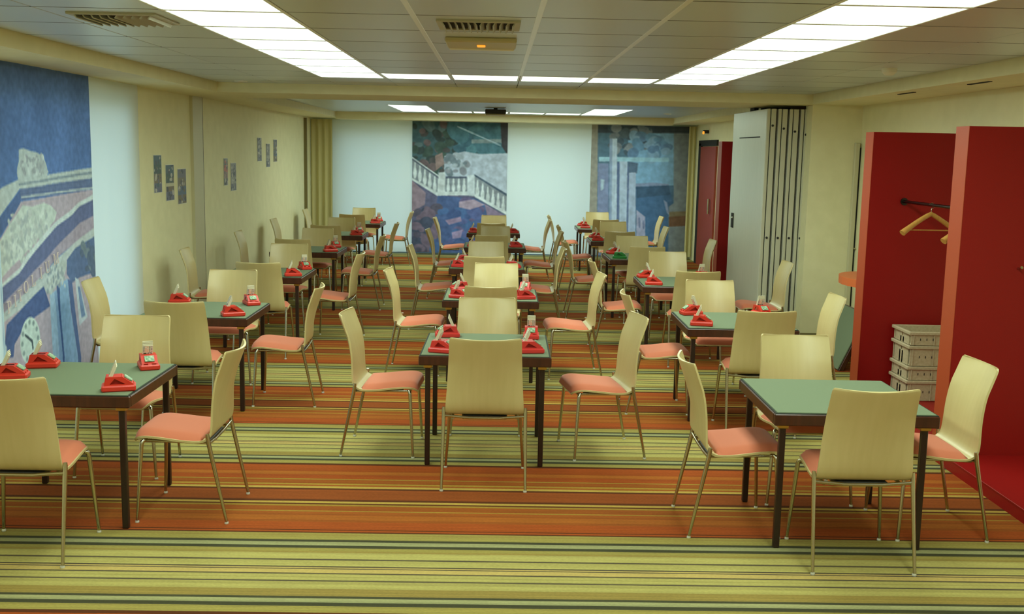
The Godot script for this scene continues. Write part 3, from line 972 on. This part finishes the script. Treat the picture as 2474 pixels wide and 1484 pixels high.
func panel_curtain(label: String, group: String, a: Vector3, b: Vector3, y0: float, y1: float, m: Material, seed_: int) -> Node3D:
	# a flat sliding cloth panel between a and b (floor points), weighted by a bottom rail
	var t := thing("panel_curtain", label, "curtain", (a + b) / 2, 0.0, group)
	var d := (b - a)
	var nrm := d.normalized().cross(Vector3.UP)
	var f := func(u: float, v: float) -> Vector3:
		var wave := 0.004 * sin(u * 9.0 + seed_) + 0.003 * sin(u * 23.0 + seed_ * 2.0 + v)
		return d * (u - 0.5) + Vector3(0, lerpf(y1, y0, v), 0) + nrm * wave
	put("cloth", sheet(28, 10, f), m, t)
	var st := st_new()
	var e := d.normalized()
	add_box(st, Vector3(0, y0 - 0.008, 0), Vector3(d.length(), 0.022, 0.012), 0.003, Transform3D(Basis(e, Vector3.UP, e.cross(Vector3.UP)), Vector3.ZERO))
	put("bottom_rail", st.commit(), M.rail, t)
	return t

func build_windows() -> void:
	pane_window("window_1", Vector3(-3.06, 0.07, BACK_Z), Vector3.RIGHT, 6.34, 2.32, [1.5, 3.15, 4.8], Vector3(0, 0, -0.12))
	pane_window("window_2", Vector3(WALL_L, 0.14, -6.0), Vector3.FORWARD, 4.28, 2.28, [1.45, 2.85], Vector3(-0.12, 0, 0))
	var facade := print_mat(facade_print(), 3)
	var stairs := print_mat(stair_print(), 4)
	var columns := print_mat(column_print(), 4)
	var zb := -20.2
	panel_curtain("plain white panel curtain beside the beige curtain at far window", "panel curtains at the far window", Vector3(-3.09, 0, zb), Vector3(-1.585, 0, zb), 0.05, 2.515, M.veil, 1)
	panel_curtain("panel curtain printed with a stone staircase balustrade", "panel curtains at the far window", Vector3(-1.59, 0, zb + 0.025), Vector3(0.2, 0, zb + 0.025), 0.05, 2.515, stairs, 2)
	panel_curtain("plain white panel curtain between the two printed ones at far window", "panel curtains at the far window", Vector3(0.195, 0, zb), Vector3(1.78, 0, zb), 0.05, 2.515, M.veil, 3)
	panel_curtain("panel curtain printed with tall columns and a dark roof", "panel curtains at the far window", Vector3(1.777, 0, zb + 0.025), Vector3(3.62, 0, zb + 0.025), 0.05, 2.515, columns, 4)
	var xw := -3.46
	var fc := panel_curtain("blue panel curtain printed with a classical facade, clock and lettering", "panel curtains on the photo wall", Vector3(xw + 0.02, 0, -7.42), Vector3(xw + 0.02, 0, -9.12), 0.05, 2.54, facade, 5)
	panel_curtain("plain white panel curtain beside the printed facade panel", "panel curtains on the photo wall", Vector3(xw, 0, -9.1), Vector3(xw, 0, -10.42), 0.05, 2.54, M.veil, 6)
	panel_curtain("unseen white panel curtain added next to the sky edge of facade print", "panel curtains on the photo wall", Vector3(xw, 0, -5.9), Vector3(xw, 0, -7.44), 0.05, 2.54, M.veil, 7)  # outside the view, added to cover the window against stray sky light
	# the letters on the frieze of the printed facade
	var font := SystemFont.new()
	font.font_names = PackedStringArray(["Droid Serif"])
	var lm := mat(c8(214, 200, 200), 0.9)
	var at := [["P", 0.028, 0.688], ["I", 0.085, 0.676], ["T", 0.132, 0.665], ["O", 0.192, 0.646], ["L", 0.268, 0.632], ["I", 0.350, 0.616], ["U", 0.419, 0.604], ["M", 0.517, 0.584]]
	for e in at:
		var tm := TextMesh.new()
		tm.text = e[0]
		tm.font = font
		tm.font_size = 64
		tm.pixel_size = 0.0019
		tm.depth = 0.003
		var o := put("letter", tm, lm, fc)
		o.rotation = Vector3(0, PI / 2, 0)
		o.transform.basis = Basis(Vector3(0, 0, -1), Vector3(0, 1, 0), Vector3(1, 0, 0)) * Basis(Vector3(0, 0, 1), 0.1)
		o.position = Vector3(0.014, 2.54 - e[2] * 2.49, 0.85 - e[1] * 1.7)
	# beige gathered curtain in the corner of the far window
	var t := thing("gathered_curtain", "beige gathered curtain hanging in the far corner of photo wall", "curtain", Vector3(-3.29, 0, -20.17))
	var f := func(u: float, v: float) -> Vector3:
		return Vector3((u - 0.5) * 0.40, lerpf(2.515, 0.03, v), 0.035 * sin(u * 21.0) * (0.6 + 0.4 * v))
	put("cloth", sheet(48, 6, f), M.curtain, t)
	var f2 := func(u: float, v: float) -> Vector3:
		return Vector3((u - 0.5) * 0.14, lerpf(2.515, 0.06, v), 0.03 * sin(u * 11.0) * (0.6 + 0.4 * v))
	var t2 := thing("gathered_curtain", "narrow pale gathered curtain beside the columns print", "curtain", Vector3(3.67, 0, -20.1))
	put("cloth", sheet(24, 6, f2), M.curtain, t2)

func ordinal(n: int) -> String:
	return ["first", "second", "third", "fourth", "fifth", "sixth"][n - 1]

func build_tables() -> void:
	M.card_edge = mat(c8(214, 206, 180), 0.6)
	M.cards = mat(Color.WHITE, 0.6)
	M.cards.albedo_texture = ImageTexture.create_from_image(card_image(3))
	M.card_green = tri_mat(noise_tex(c8(60, 120, 76), c8(226, 220, 204), 0.11, 1, 1, 15, 64), Vector3(7, 7, 7), 0.6)
	# row, table centre, number from the far windows; chairs [side, x, z, turn] by the top of the back; boxes by corner
	var rows := {"p": "photo-wall row", "m": "middle row", "c": "coat-stand row"}
	var D := [
		["p", -2.26, -5.70, 6, [["S", -2.26, -4.76, 0], ["N", -2.25, -6.68, 0], ["E", -1.36, -5.67, 0]], ["FR", "BR", "BL", "FL"]],
		["p", -2.25, -8.22, 5, [["S", -2.21, -7.24, 0], ["N", -2.28, -9.27, 0], ["E", -1.34, -8.25, 2], ["W", -3.24, -8.40, 3]], ["FR", "BR", "BL"]],
		["p", -2.31, -10.79, 4, [["S", -2.21, -9.84, 0], ["N", -2.30, -11.91, 0], ["E", -1.36, -11.0, -2], ["W", -3.27, -11.07, 4]], ["FR", "BR"]],
		["p", -2.34, -13.35, 3, [["S", -2.39, -12.48, 0], ["N", -2.38, -14.30, 0], ["E", -1.38, -13.3, 0], ["W", -3.30, -13.5, 2]], ["FR", "BR"]],
		["p", -2.36, -15.91, 2, [["S", -2.38, -14.84, 0], ["N", -2.40, -16.64, 0], ["E", -1.42, -15.6, 0], ["W", -3.37, -15.97, 0]], ["FR", "BR"]],
		["p", -2.37, -18.48, 1, [["S", -2.36, -17.43, 0], ["N", -2.40, -19.47, 0], ["E", -1.43, -18.5, 0], ["W", -3.37, -18.63, 0]], ["FR", "BR"]],
		["m", -0.047, -6.91, 5, [["S", -0.046, -5.98, 0], ["N", -0.05, -7.77, 0], ["W", -1.01, -6.94, -3], ["E", 1.01, -6.95, 9]], ["FL", "FR", "BL", "BR"]],
		["m", -0.03, -9.38, 4, [["S", -0.03, -8.37, 0], ["N", 0.015, -10.22, 0], ["W", -0.99, -9.48, -2], ["E", 0.99, -9.40, 3]], ["FL", "FR", "BL", "BR"]],
		["m", -0.09, -11.85, 3, [["S", -0.11, -10.80, 0], ["N", -0.107, -12.67, 0], ["W", -0.99, -11.92, 0], ["E", 0.80, -11.90, 0]], ["FL", "FR", "BL"]],
		["m", -0.01, -14.39, 2, [["S", -0.05, -13.57, 0], ["N", 0.0, -15.33, 0], ["W", -0.95, -14.45, 0], ["E", 0.93, -14.50, 0]], ["FR", "FL"]],
		["m", -0.03, -16.84, 1, [["S", -0.067, -15.85, 0], ["N", -0.03, -17.94, 0], ["W", -1.0, -17.0, 0], ["E", 0.89, -16.85, 0]], ["FL", "FR"]],
		["c", 1.83, -5.55, 6, [["S", 1.80, -4.80, 0], ["N", 1.83, -6.36, 0], ["W", 1.0, -5.555, 0], ["E", 2.65, -5.545, 0]], []],
		["c", 1.853, -8.12, 5, [["S", 1.913, -7.28, 0], ["N", 1.863, -9.13, 0], ["W", 0.99, -8.19, 0], ["E", 2.725, -8.19, 0]], ["FL", "BL", "BR"]],
		["c", 1.861, -10.59, 4, [["S", 1.896, -9.746, 0], ["N", 1.92, -11.79, 0], ["W", 0.95, -10.66, 0], ["E", 3.05, -10.82, 0]], ["FL", "BL", "BR"]],
		["c", 1.80, -13.16, 3, [["S", 1.78, -12.30, 0], ["N", 1.80, -13.97, 0], ["W", 0.83, -12.90, 0], ["E", 2.82, -13.50, 0]], ["FL", "BL"]],
		["c", 1.80, -15.72, 2, [["S", 1.73, -14.65, 0], ["N", 1.87, -16.90, 0], ["W", 0.90, -15.66, 0], ["E", 2.58, -15.79, 0]], ["FL", "BL"]],
		["c", 1.80, -18.27, 1, [["S", 1.80, -17.27, 0], ["N", 1.86, -19.50, 0], ["W", 0.88, -18.15, 0], ["E", 2.92, -18.45, 0]], ["FL", "BL"]],
	]
	var table0: Node3D = null
	var chair0: Node3D = null
	var boxes := {}
	rng.seed = 99
	for e in D:
		var place := "%s table from far windows, %s" % [ordinal(e[3]), rows[e[0]]]
		var at := Vector3(e[1], 0, e[2])
		var lab := "green felt card table with dark wooden rim, %s from far windows, %s" % [ordinal(e[3]), rows[e[0]]]
		if table0 == null:
			table0 = make_table(lab)
			table0.position = at
		else:
			dup(table0, "card_table", at, rng.randf_range(-0.015, 0.015), lab)
		for c in e[4]:
			var p := Vector3(c[1], 0, c[2])
			var turn := 0.0
			var how := ""
			match c[0]:
				"S":
					p.z -= 0.28
					how = "facing the windows,"
				"N":
					p.z += 0.28
					turn = PI
					how = "back to windows,"
				"E":
					p.x -= 0.28
					turn = PI / 2
					how = "facing photo wall,"
				"W":
					p.x += 0.28
					turn = -PI / 2
					how = "facing coat stand,"
			turn += deg_to_rad(c[3])
			var cl := "plywood chair with coral seat %s %s" % [how, place]
			if chair0 == null:
				chair0 = make_chair(cl)
				chair0.position = p
				chair0.rotation.y = turn
			else:
				dup(chair0, "side_chair", p, turn, cl)
		for k in e[5]:
			var off := Vector3(-0.29 if k[1] == "L" else 0.30, 0.7215, 0.29 if k[0] == "F" else -0.28)
			if e[3] == 6 and e[0] == "p" and k == "FL":
				off = Vector3(-0.34, 0.7215, 0.06)
			off += Vector3(rng.randf_range(-0.02, 0.02), 0, rng.randf_range(-0.03, 0.03))
			# how each row leaves its boxes turned
			var turn := 0.0
			if e[0] == "m":
				turn = {"FL": -0.25, "BL": PI + 0.2, "FR": 0.25, "BR": -PI / 2 - 0.15}[k]
			elif e[0] == "c":
				turn = {"FL": -0.15, "BL": 0.25 + PI, "BR": -PI / 2 + 0.2, "FR": 0.0}[k]
			else:
				turn = {"FR": 0.35, "BR": -PI / 2 + 0.4, "BL": 0.25, "FL": 0.3}[k]
			turn += rng.randf_range(-0.12, 0.12)
			var corner: String = ("photo-wall" if k[1] == "L" else "coat-stand") + " corner " + ("away from" if k[0] == "F" else "nearer the") + " windows,"
			var green: bool = e[0] == "c" and e[3] == 3 and k == "FL"
			var bl := "%s bidding box, %s %s" % ["green" if green else "red", corner, place]
			var kind := "green" if green else ("pink" if e[0] == "m" else "red")
			var up: bool = k == "FR"
			var key := kind + ("_up" if up else "")
			if not boxes.has(key):
				boxes[key] = make_bid_box(bl, {"green": M.green_box, "pink": M.pink_box, "red": M.red_box}[kind], up)
				boxes[key].position = at + off
				boxes[key].rotation.y = turn
			else:
				dup(boxes[key], "bidding_box", at + off, turn, bl)

func coat_panel(label: String, at: Vector3, x1: float, h: float, th: float) -> void:
	# upright red board, its long edge banded in orange; origin at the front foot of its free end
	var t := thing("coat_stand_panel", label, "partition panel", at, 0.0, "red boards of the coat stand")
	put("board", box(Vector3(x1 - at.x - 0.004, h, th), 0.0, Vector3((x1 - at.x) / 2 + 0.002, h / 2, -th / 2)), M.red_face, t)
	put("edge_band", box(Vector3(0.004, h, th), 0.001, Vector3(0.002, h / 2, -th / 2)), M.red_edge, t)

func make_hanger(label: String, at: Vector3, turn: float) -> void:
	var t := thing("coat_hanger", label, "coat hanger", at, turn, "wooden hangers on the coat rod")
	var pts := []
	var rad := []
	for k in 17:
		var u := (k - 8) / 8.0
		pts.append(Vector3(u * 0.225, -0.075 - 0.135 * pow(abs(u), 1.15) + 0.012 * (1 - abs(u)) , 0.022 * u * u))
		rad.append(0.022 + 0.008 * pow(abs(u), 3.0))
	put("arms", tube(pts, rad, 10, 0.8), M.hanger, t)
	put("trouser_bar", tube([Vector3(-0.18, -0.186, 0.012), Vector3(0.18, -0.186, 0.012)], [0.005, 0.005], 8), M.hanger, t)
	var hk := [Vector3(0, -0.07, 0), Vector3(0, -0.035, 0)]
	for k in 10:
		var a := -0.5 * PI + PI * 1.35 * k / 9.0
		hk.append(Vector3(0.021 * cos(a), -0.0 + 0.021 * sin(a), 0))
	var hr := []
	for k in hk.size():
		hr.append(0.0028)
	put("hook", tube(hk, hr, 6), M.chrome, t)

func make_crate(label: String, at: Vector3, h: float) -> void:
	var t := thing("plastic_crate", label, "crate", at, 0.0, "stacked plastic crates")
	var W := 0.56
	var D := 0.36
	var st := st_new()
	var wl := 0.006
	add_box(st, Vector3(W / 2, h / 2, -wl), Vector3(W - 0.02, h - 0.004, wl * 2), 0.002)
	add_box(st, Vector3(W / 2, h / 2, -D + wl), Vector3(W - 0.02, h - 0.004, wl * 2), 0.002)
	add_box(st, Vector3(W - 0.014, h / 2, -D / 2), Vector3(wl * 2, h - 0.004, D - 0.02), 0.002)
	add_box(st, Vector3(W / 2, 0.008, -D / 2), Vector3(W - 0.03, 0.012, D - 0.02), 0.002)
	# the end wall that shows, with a hand hole
	var hz := 0.05
	var hy := h - 0.062
	add_box(st, Vector3(0.014, h / 2, -D / 4 - hz / 4), Vector3(wl * 2, h - 0.004, D / 2 - hz), 0.002)
	add_box(st, Vector3(0.014, h / 2, -D * 0.75 + hz / 4), Vector3(wl * 2, h - 0.004, D / 2 - hz), 0.002)
	add_box(st, Vector3(0.014, hy / 2, -D / 2), Vector3(wl * 2, hy, hz * 1.6), 0.001)
	add_box(st, Vector3(0.014, h - 0.017, -D / 2), Vector3(wl * 2, 0.03, hz * 1.6), 0.001)
	put("walls", st.commit(), M.crate, t)
	st = st_new()
	for y in [h - 0.013]:
		add_box(st, Vector3(W / 2, y, 0.002), Vector3(W + 0.016, 0.026, 0.022), 0.004)
		add_box(st, Vector3(W / 2, y, -D - 0.002), Vector3(W + 0.016, 0.026, 0.022), 0.004)
		add_box(st, Vector3(0.004, y, -D / 2), Vector3(0.024, 0.026, D - 0.018), 0.004)
		add_box(st, Vector3(W - 0.004, y, -D / 2), Vector3(0.024, 0.026, D - 0.018), 0.004)
	put("rim", st.commit(), M.crate, t)
	for k in 4:
		put("rib", box(Vector3(0.010, h - 0.03, 0.010), 0.002, Vector3(0.03 + 0.165 * k, h / 2 - 0.012, 0.003)), M.crate, t)
	for k in 3:
		put("marking", box(Vector3(0.006, 0.018, 0.002), 0.0, Vector3(0.085 + 0.05 * k, h * 0.45, 0.001)), M.black_plastic, t)

func build_right_side() -> void:
	# low red platform with the coat boards standing on it
	var pl := thing("red_platform", "low red platform under the coat stand boards", "platform", Vector3(2.95, 0, -4.4))
	put("deck", box(Vector3(0.95, 0.012, 4.4), 0.002, Vector3(0.475, 0.074, -2.2)), M.red_deck, pl)
	put("riser", box(Vector3(0.02, 0.068, 4.4), 0.0, Vector3(0.012, 0.034, -2.2)), M.red_face, pl)
	put("carcass", box(Vector3(0.92, 0.066, 4.38), 0.0, Vector3(0.485, 0.034, -2.2)), M.red_face, pl)
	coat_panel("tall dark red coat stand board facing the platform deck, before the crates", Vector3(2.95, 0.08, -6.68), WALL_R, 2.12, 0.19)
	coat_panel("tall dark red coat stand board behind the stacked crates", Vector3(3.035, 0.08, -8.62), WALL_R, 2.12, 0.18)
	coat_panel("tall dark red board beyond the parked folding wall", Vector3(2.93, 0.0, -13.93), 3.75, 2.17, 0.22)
	# coat rod with two hangers
	var rod := thing("coat_rod", "dark metal coat rod between the red boards", "coat rod", Vector3(3.32, 1.645, -8.62))
	put("rod", tube([Vector3(0, 0, 0), Vector3(0, 0, 1.75)], [0.013, 0.013], 12), M.steel, rod)
	put("flange", tube([Vector3(0, 0, 0.0), Vector3(0, 0, 0.014)], [0.03, 0.03], 14), M.steel, rod)
	make_hanger("wooden coat hanger on the rod, farther from the crates' front board", Vector3(3.32, 1.6395, -8.06), 0.05)
	make_hanger("wooden coat hanger half hidden by the front red board", Vector3(3.32, 1.6395, -7.3), 0.02)
	# knob on the front board, at the frame's edge
	tag(put("wall_hook", tube([Vector3(0, 0, 0), Vector3(0, 0, 0.03), Vector3(0, 0.012, 0.05)], [0.008, 0.006, 0.010], 10), M.chrome, self, Vector3(3.335, 1.31, -6.68)), "small chrome coat hook on the front red board", "hook")
	# crates, from the platform up
	var y := 0.081
	var names := ["bottom", "second from bottom", "third from bottom", "topmost open"]
	var hs := [0.167, 0.113, 0.165, 0.111]
	for k in 4:
		make_crate("%s grey plastic crate of the stack on the red platform" % names[k], Vector3(3.285, y, -8.2), hs[k])
		y += hs[k] + 0.001
	# orange counter with a rounded end, behind the coat stand
	var ct := thing("wall_counter", "orange counter with rounded end behind the coat stand", "counter", Vector3(3.25, 0, -9.45))
	var pp := PackedVector2Array()
	for k in 13:
		var a := PI * 0.5 + PI * k / 12.0
		pp.append(Vector2(0.20 + 0.32 * cos(a), 0.46 * sin(a)))
	pp.append(Vector2(0.64, -0.46))
	pp.append(Vector2(0.64, 0.46))
	put("counter_top", prism(pp, 0.86, 0.93, Transform3D(Basis(Vector3(1, 0, 0), Vector3(0, 0, -1), Vector3(0, 1, 0)), Vector3.ZERO)), M.orange, ct)
	put("support", box(Vector3(0.06, 0.86, 0.3), 0.004, Vector3(0.5, 0.43, 0.2)), M.red_face, ct)
	# folded card table leaning against the wall there
	var fo := thing("folded_table", "folded green card table leaning behind the coat stand", "folded table", Vector3(3.24, 0.004, -10.15))
	var st := st_new()
	var tilt := Transform3D(Basis(Vector3(0, 0, 1), -0.42), Vector3.ZERO)
	add_box(st, Vector3(0.0, 0.30, 0), Vector3(0.012, 0.58, 0.8), 0.002, tilt)
	put("felt_top", st.commit(), M.felt, fo)
	st = st_new()
	add_box(st, Vector3(0.03, 0.30, 0), Vector3(0.045, 0.60, 0.83), 0.005, tilt)
	put("frame", st.commit(), M.wood, fo)
	# door in the stub wall, at its corner
	var d := Node3D.new()
	d.name = "door_1"
	d.set_meta("kind", "structure")
	add_child(d)
	put("jamb", box(Vector3(0.05, 2.15, 0.06), 0.006, Vector3(3.855, 1.075, -11.43)), M.frame, d)
	put("leaf", box(Vector3(0.02, 2.1, 0.03), 0.0, Vector3(3.889, 1.05, -11.435)), M.dark, d)
	put("handle", tube([Vector3(3.885, 1.02, -11.42), Vector3(3.885, 1.02, -11.37)], [0.01, 0.01], 8), M.chrome, d)
	# parked folding wall: four leaves side by side under the beam
	for k in 4:
		var x := 2.925 + 0.123 * k
		var t := thing("folding_wall_leaf", ["first grey folding wall leaf with pull handle facing the tables", "second parked folding wall leaf edge", "third parked folding wall leaf edge", "last parked folding wall leaf edge beside the wall stub"][k], "folding wall", Vector3(x, 0, -11.66), 0.0, "parked leaves of the folding wall")
		put("leaf", box(Vector3(0.117, 2.46, 1.62), 0.004, Vector3(0.0595, 1.27, -0.815)), M.metal, t)
		put("edge_profile", box(Vector3(0.034, 2.46, 0.02), 0.004, Vector3(0.019, 1.27, 0.008)), M.metal2, t)
		put("edge_profile", box(Vector3(0.056, 2.46, 0.012), 0.004, Vector3(0.0745, 1.27, 0.006)), M.metal2, t)
		put("edge_gasket", box(Vector3(0.005, 2.46, 0.016), 0.0, Vector3(0.041, 1.27, 0.002)), M.dark, t)
		put("edge_gasket", box(Vector3(0.005, 2.46, 0.016), 0.0, Vector3(0.108, 1.27, 0.002)), M.dark, t)
		for yy in [1.10, 2.32 - 0.03 * k]:
			put("latch_knob", tube([Vector3(0.066, yy, 0.01), Vector3(0.066, yy, 0.022)], [0.013, 0.013], 10), M.black_plastic, t)
		put("floor_seal", box(Vector3(0.08, 0.036, 1.5), 0.0, Vector3(0.053, 0.02, -0.8)), M.dark, t)
		put("hanging_roller", box(Vector3(0.05, 0.04, 0.2), 0.0, Vector3(0.053, 2.52, -0.8)), M.dark, t)
		if k == 0:
			put("slot", box(Vector3(0.004, 0.012, 1.0), 0.0, Vector3(-0.0005, 2.2, -0.75)), M.dark, t)
			put("pull_handle", box(Vector3(0.012, 0.18, 0.11), 0.004, Vector3(-0.003, 1.20, -1.42)), M.dark, t)
			put("handle_plate", box(Vector3(0.018, 0.02, 0.09), 0.003, Vector3(-0.005, 1.235, -1.42)), M.chrome, t)
	# red door in the far half
	var rd := Node3D.new()
	rd.name = "door_2"
	rd.set_meta("kind", "structure")
	add_child(rd)
	put("frame", box(Vector3(0.05, 2.2, 0.2), 0.0, Vector3(3.74, 1.1, -19.6)), M.dark, rd)
	put("frame", box(Vector3(0.05, 0.1, 1.6), 0.0, Vector3(3.74, 2.2, -18.9)), M.dark, rd)
	put("leaf", box(Vector3(0.04, 2.14, 1.35), 0.0, Vector3(3.735, 1.07, -18.82)), M.door_red, rd)
	put("pull_bar", tube([Vector3(3.68, 0.98, -18.4), Vector3(3.68, 1.24, -18.4)], [0.02, 0.02], 10), M.chrome, rd)
	# small lamp over the red door
	var el := thing("wall_lamp", "small yellow lamp on the wall above the red door", "wall lamp", Vector3(3.7, 2.40, -19.0))
	put("body", box(Vector3(0.1, 0.06, 0.08), 0.01), M.black_plastic, el)
	put("lens", box(Vector3(0.03, 0.05, 0.06), 0.008, Vector3(-0.05, -0.02, 0.03)), M.amber, el)

func build_left_wall() -> void:
	# jamb for the folding wall
	wall_box("jamb_trim", Vector3(WALL_L, 0, -12.70), Vector3(WALL_L + 0.035, H_SOF, -12.30), M.frame)
	wall_box("jamb_groove", Vector3(WALL_L, 0, -12.80), Vector3(WALL_L + 0.012, H_SOF, -12.70), M.dark)
	wall_box("trim_6", Vector3(WALL_L, 0, -19.56), Vector3(WALL_L + 0.05, 2.515, -19.5), M.base)
	# photo strips
	var blue := [c8(86, 106, 116), c8(78, 96, 92), c8(130, 116, 96), c8(110, 112, 134)]
	var grey := [c8(120, 118, 128), c8(132, 122, 104), c8(96, 112, 134), c8(124, 110, 86)]
	var rose := [c8(128, 128, 116), c8(196, 120, 104), c8(176, 140, 130), c8(120, 116, 112)]
	var pale := [c8(150, 148, 146), c8(128, 126, 124), c8(160, 158, 150), c8(120, 120, 128)]
	var P := [
		[-10.95, -11.21, 1.49, 1.88, blue, "tall bluish strip of snapshots, first from the white curtain", -1.0],
		[-11.34, -11.63, 1.39, 1.776, blue, "snapshots strip with a pale gap, second from the white curtain", 0.52],
		[-11.76, -12.08, 1.336, 1.726, grey, "grey and brown snapshots strip beside the folding wall jamb", -1.0],
		[-13.75, -13.96, 1.477, 1.83, rose, "narrow rose tinted snapshots strip, first past the jamb", -1.0],
		[-14.11, -14.40, 1.395, 1.764, pale, "grey snapshots strip, second past the jamb", -1.0],
		[-15.70, -15.98, 1.768, 2.117, pale, "high snapshots strip, first of the three beyond", -1.0],
		[-16.29, -16.56, 1.674, 2.032, pale, "lowest of the three high snapshots strips", -1.0],
		[-16.83, -17.1, 1.75, 2.10, grey, "last snapshots strip toward the far window", -1.0]]
	for k in P.size():
		var e: Array = P[k]
		var t := thing("photo_strip", e[5], "photo", Vector3(WALL_L + 0.002, e[2], (e[0] + e[1]) / 2), 0.0, "snapshots taped to the wall")
		var w: float = e[0] - e[1]
		var h: float = e[3] - e[2]
		put("card", box(Vector3(0.003, h, w), 0.0, Vector3(0.0015, h / 2, 0)), M.white, t)
		var st := st_new()
		quad_uv(st, [Vector3(0.004, 0.006, w / 2 - 0.006), Vector3(0.004, 0.006, -w / 2 + 0.006), Vector3(0.004, h - 0.006, -w / 2 + 0.006), Vector3(0.004, h - 0.006, w / 2 - 0.006)], [Vector2(0, 1), Vector2(1, 1), Vector2(1, 0), Vector2(0, 0)])
		var pm := mat(Color.WHITE, 0.5)
		pm.albedo_texture = ImageTexture.create_from_image(strip_image(k + 1, e[4], e[6]))
		put("print", st.commit(), pm, t)

func make_grille(called: String, label: String, at: Vector3, w: float, d: float, n: int) -> void:
	var t := thing(called, label, "air vent", at, 0.0, "air grilles in the ceiling")
	put("backing", box(Vector3(w, 0.004, d), 0.0, Vector3(0, -0.001, 0)), M.dark, t)
	var st := st_new()
	var b := 0.03
	add_box(st, Vector3(0, -0.005, d / 2), Vector3(w + b, 0.014, b), 0.003)
	add_box(st, Vector3(0, -0.005, -d / 2), Vector3(w + b, 0.014, b), 0.003)
	add_box(st, Vector3(w / 2, -0.005, 0), Vector3(b, 0.014, d - b), 0.003)
	add_box(st, Vector3(-w / 2, -0.005, 0), Vector3(b, 0.014, d - b), 0.003)
	put("frame", st.commit(), M.grille, t)
	for k in n:
		st = st_new()
		var x := -w / 2 + w * (k + 0.5) / n
		add_box(st, Vector3.ZERO, Vector3(0.006, 0.03, d - b), 0.0, Transform3D(Basis(Vector3(0, 0, 1), 0.6 if k < n / 2 else -0.6), Vector3(x, -0.014, 0)))
		put("slat", st.commit(), M.grille, t)

func build_fittings() -> void:
	make_grille("ceiling_grille", "slatted air grille in the ceiling above the middle row", Vector3(-0.105, H_CEIL, -5.70), 0.40, 0.36, 12)
	make_grille("ceiling_grille", "air grille in the ceiling above the photo-wall row", Vector3(-1.96, H_CEIL, -5.74), 0.42, 0.40, 10)
	# emergency light behind the middle grille
	var t := thing("emergency_light", "yellowish emergency light fitting with amber spot on the ceiling", "ceiling lamp", Vector3(-0.105, H_CEIL, -6.55))
	put("housing", box(Vector3(0.42, 0.03, 0.44), 0.008, Vector3(0, -0.014, 0)), M.plate, t)
	put("lip", box(Vector3(0.40, 0.012, 0.03), 0.004, Vector3(0, -0.03, -0.21)), M.white, t)
	put("indicator_lamp", box(Vector3(0.05, 0.008, 0.07), 0.003, Vector3(0, -0.032, 0.02)), M.amber, t)
	# smoke detector
	var s := thing("smoke_detector", "round white smoke detector on the ceiling toward the coat stand", "smoke detector", Vector3(2.85, H_CEIL, -7.86))
	var st := st_new()
	add_lathe(st, [Vector2(0.0, -0.05), Vector2(0.03, -0.05), Vector2(0.045, -0.035), Vector2(0.052, -0.03), Vector2(0.056, -0.012), Vector2(0.056, 0.0)], Vector3.ZERO, 24)
	put("dome", st.commit(), M.white, s)
	# small amber downlights
	for e in [[Vector3(-2.60, H_CEIL, -10.98), "small amber downlight in the ceiling corner at the beam"], [Vector3(2.75, H_CEIL, -17.4), "small amber downlight in the far half ceiling"]]:
		var d := thing("downlight", e[1], "downlight", e[0], 0.0, "small amber downlights")
		st = st_new()
		add_lathe(st, [Vector2(0.03, -0.012), Vector2(0.06, -0.012), Vector2(0.066, -0.004), Vector2(0.066, 0.0)], Vector3.ZERO, 20)
		put("ring", st.commit(), M.runner, d)
		st = st_new()
		add_lathe(st, [Vector2(0.0, -0.008), Vector2(0.032, -0.008), Vector2(0.032, 0.0)], Vector3.ZERO, 20)
		put("lens", st.commit(), M.amber, d)
	# dark box hung below the far light row
	var b := thing("hanging_projector", "dark box hung from the ceiling in far half, before the windows", "projector", Vector3(-0.03, 0, -16.6))
	put("body", box(Vector3(0.32, 0.07, 0.3), 0.01, Vector3(0, 2.585, 0)), M.black_plastic, b)
	put("base_plate", box(Vector3(0.30, 0.02, 0.28), 0.004, Vector3(0, 2.54, 0)), M.plate, b)
	put("mount", box(Vector3(0.06, 0.02, 0.06), 0.0, Vector3(0, 2.63, 0)), M.black_plastic, b)
	# slot vents in the soffit toward the coat stand
	for e in [[-9.1, "dark slot vent in the soffit, the one toward the beam"], [-7.73, "dark slot vent in the soffit above the coat stand"]]:
		tag(put("soffit_slot", box(Vector3(0.03, 0.006, 0.34), 0.0), M.dark, self, Vector3(3.46, H_SOF - 0.002, e[0])), e[1], "vent", "slot vents in the soffit")
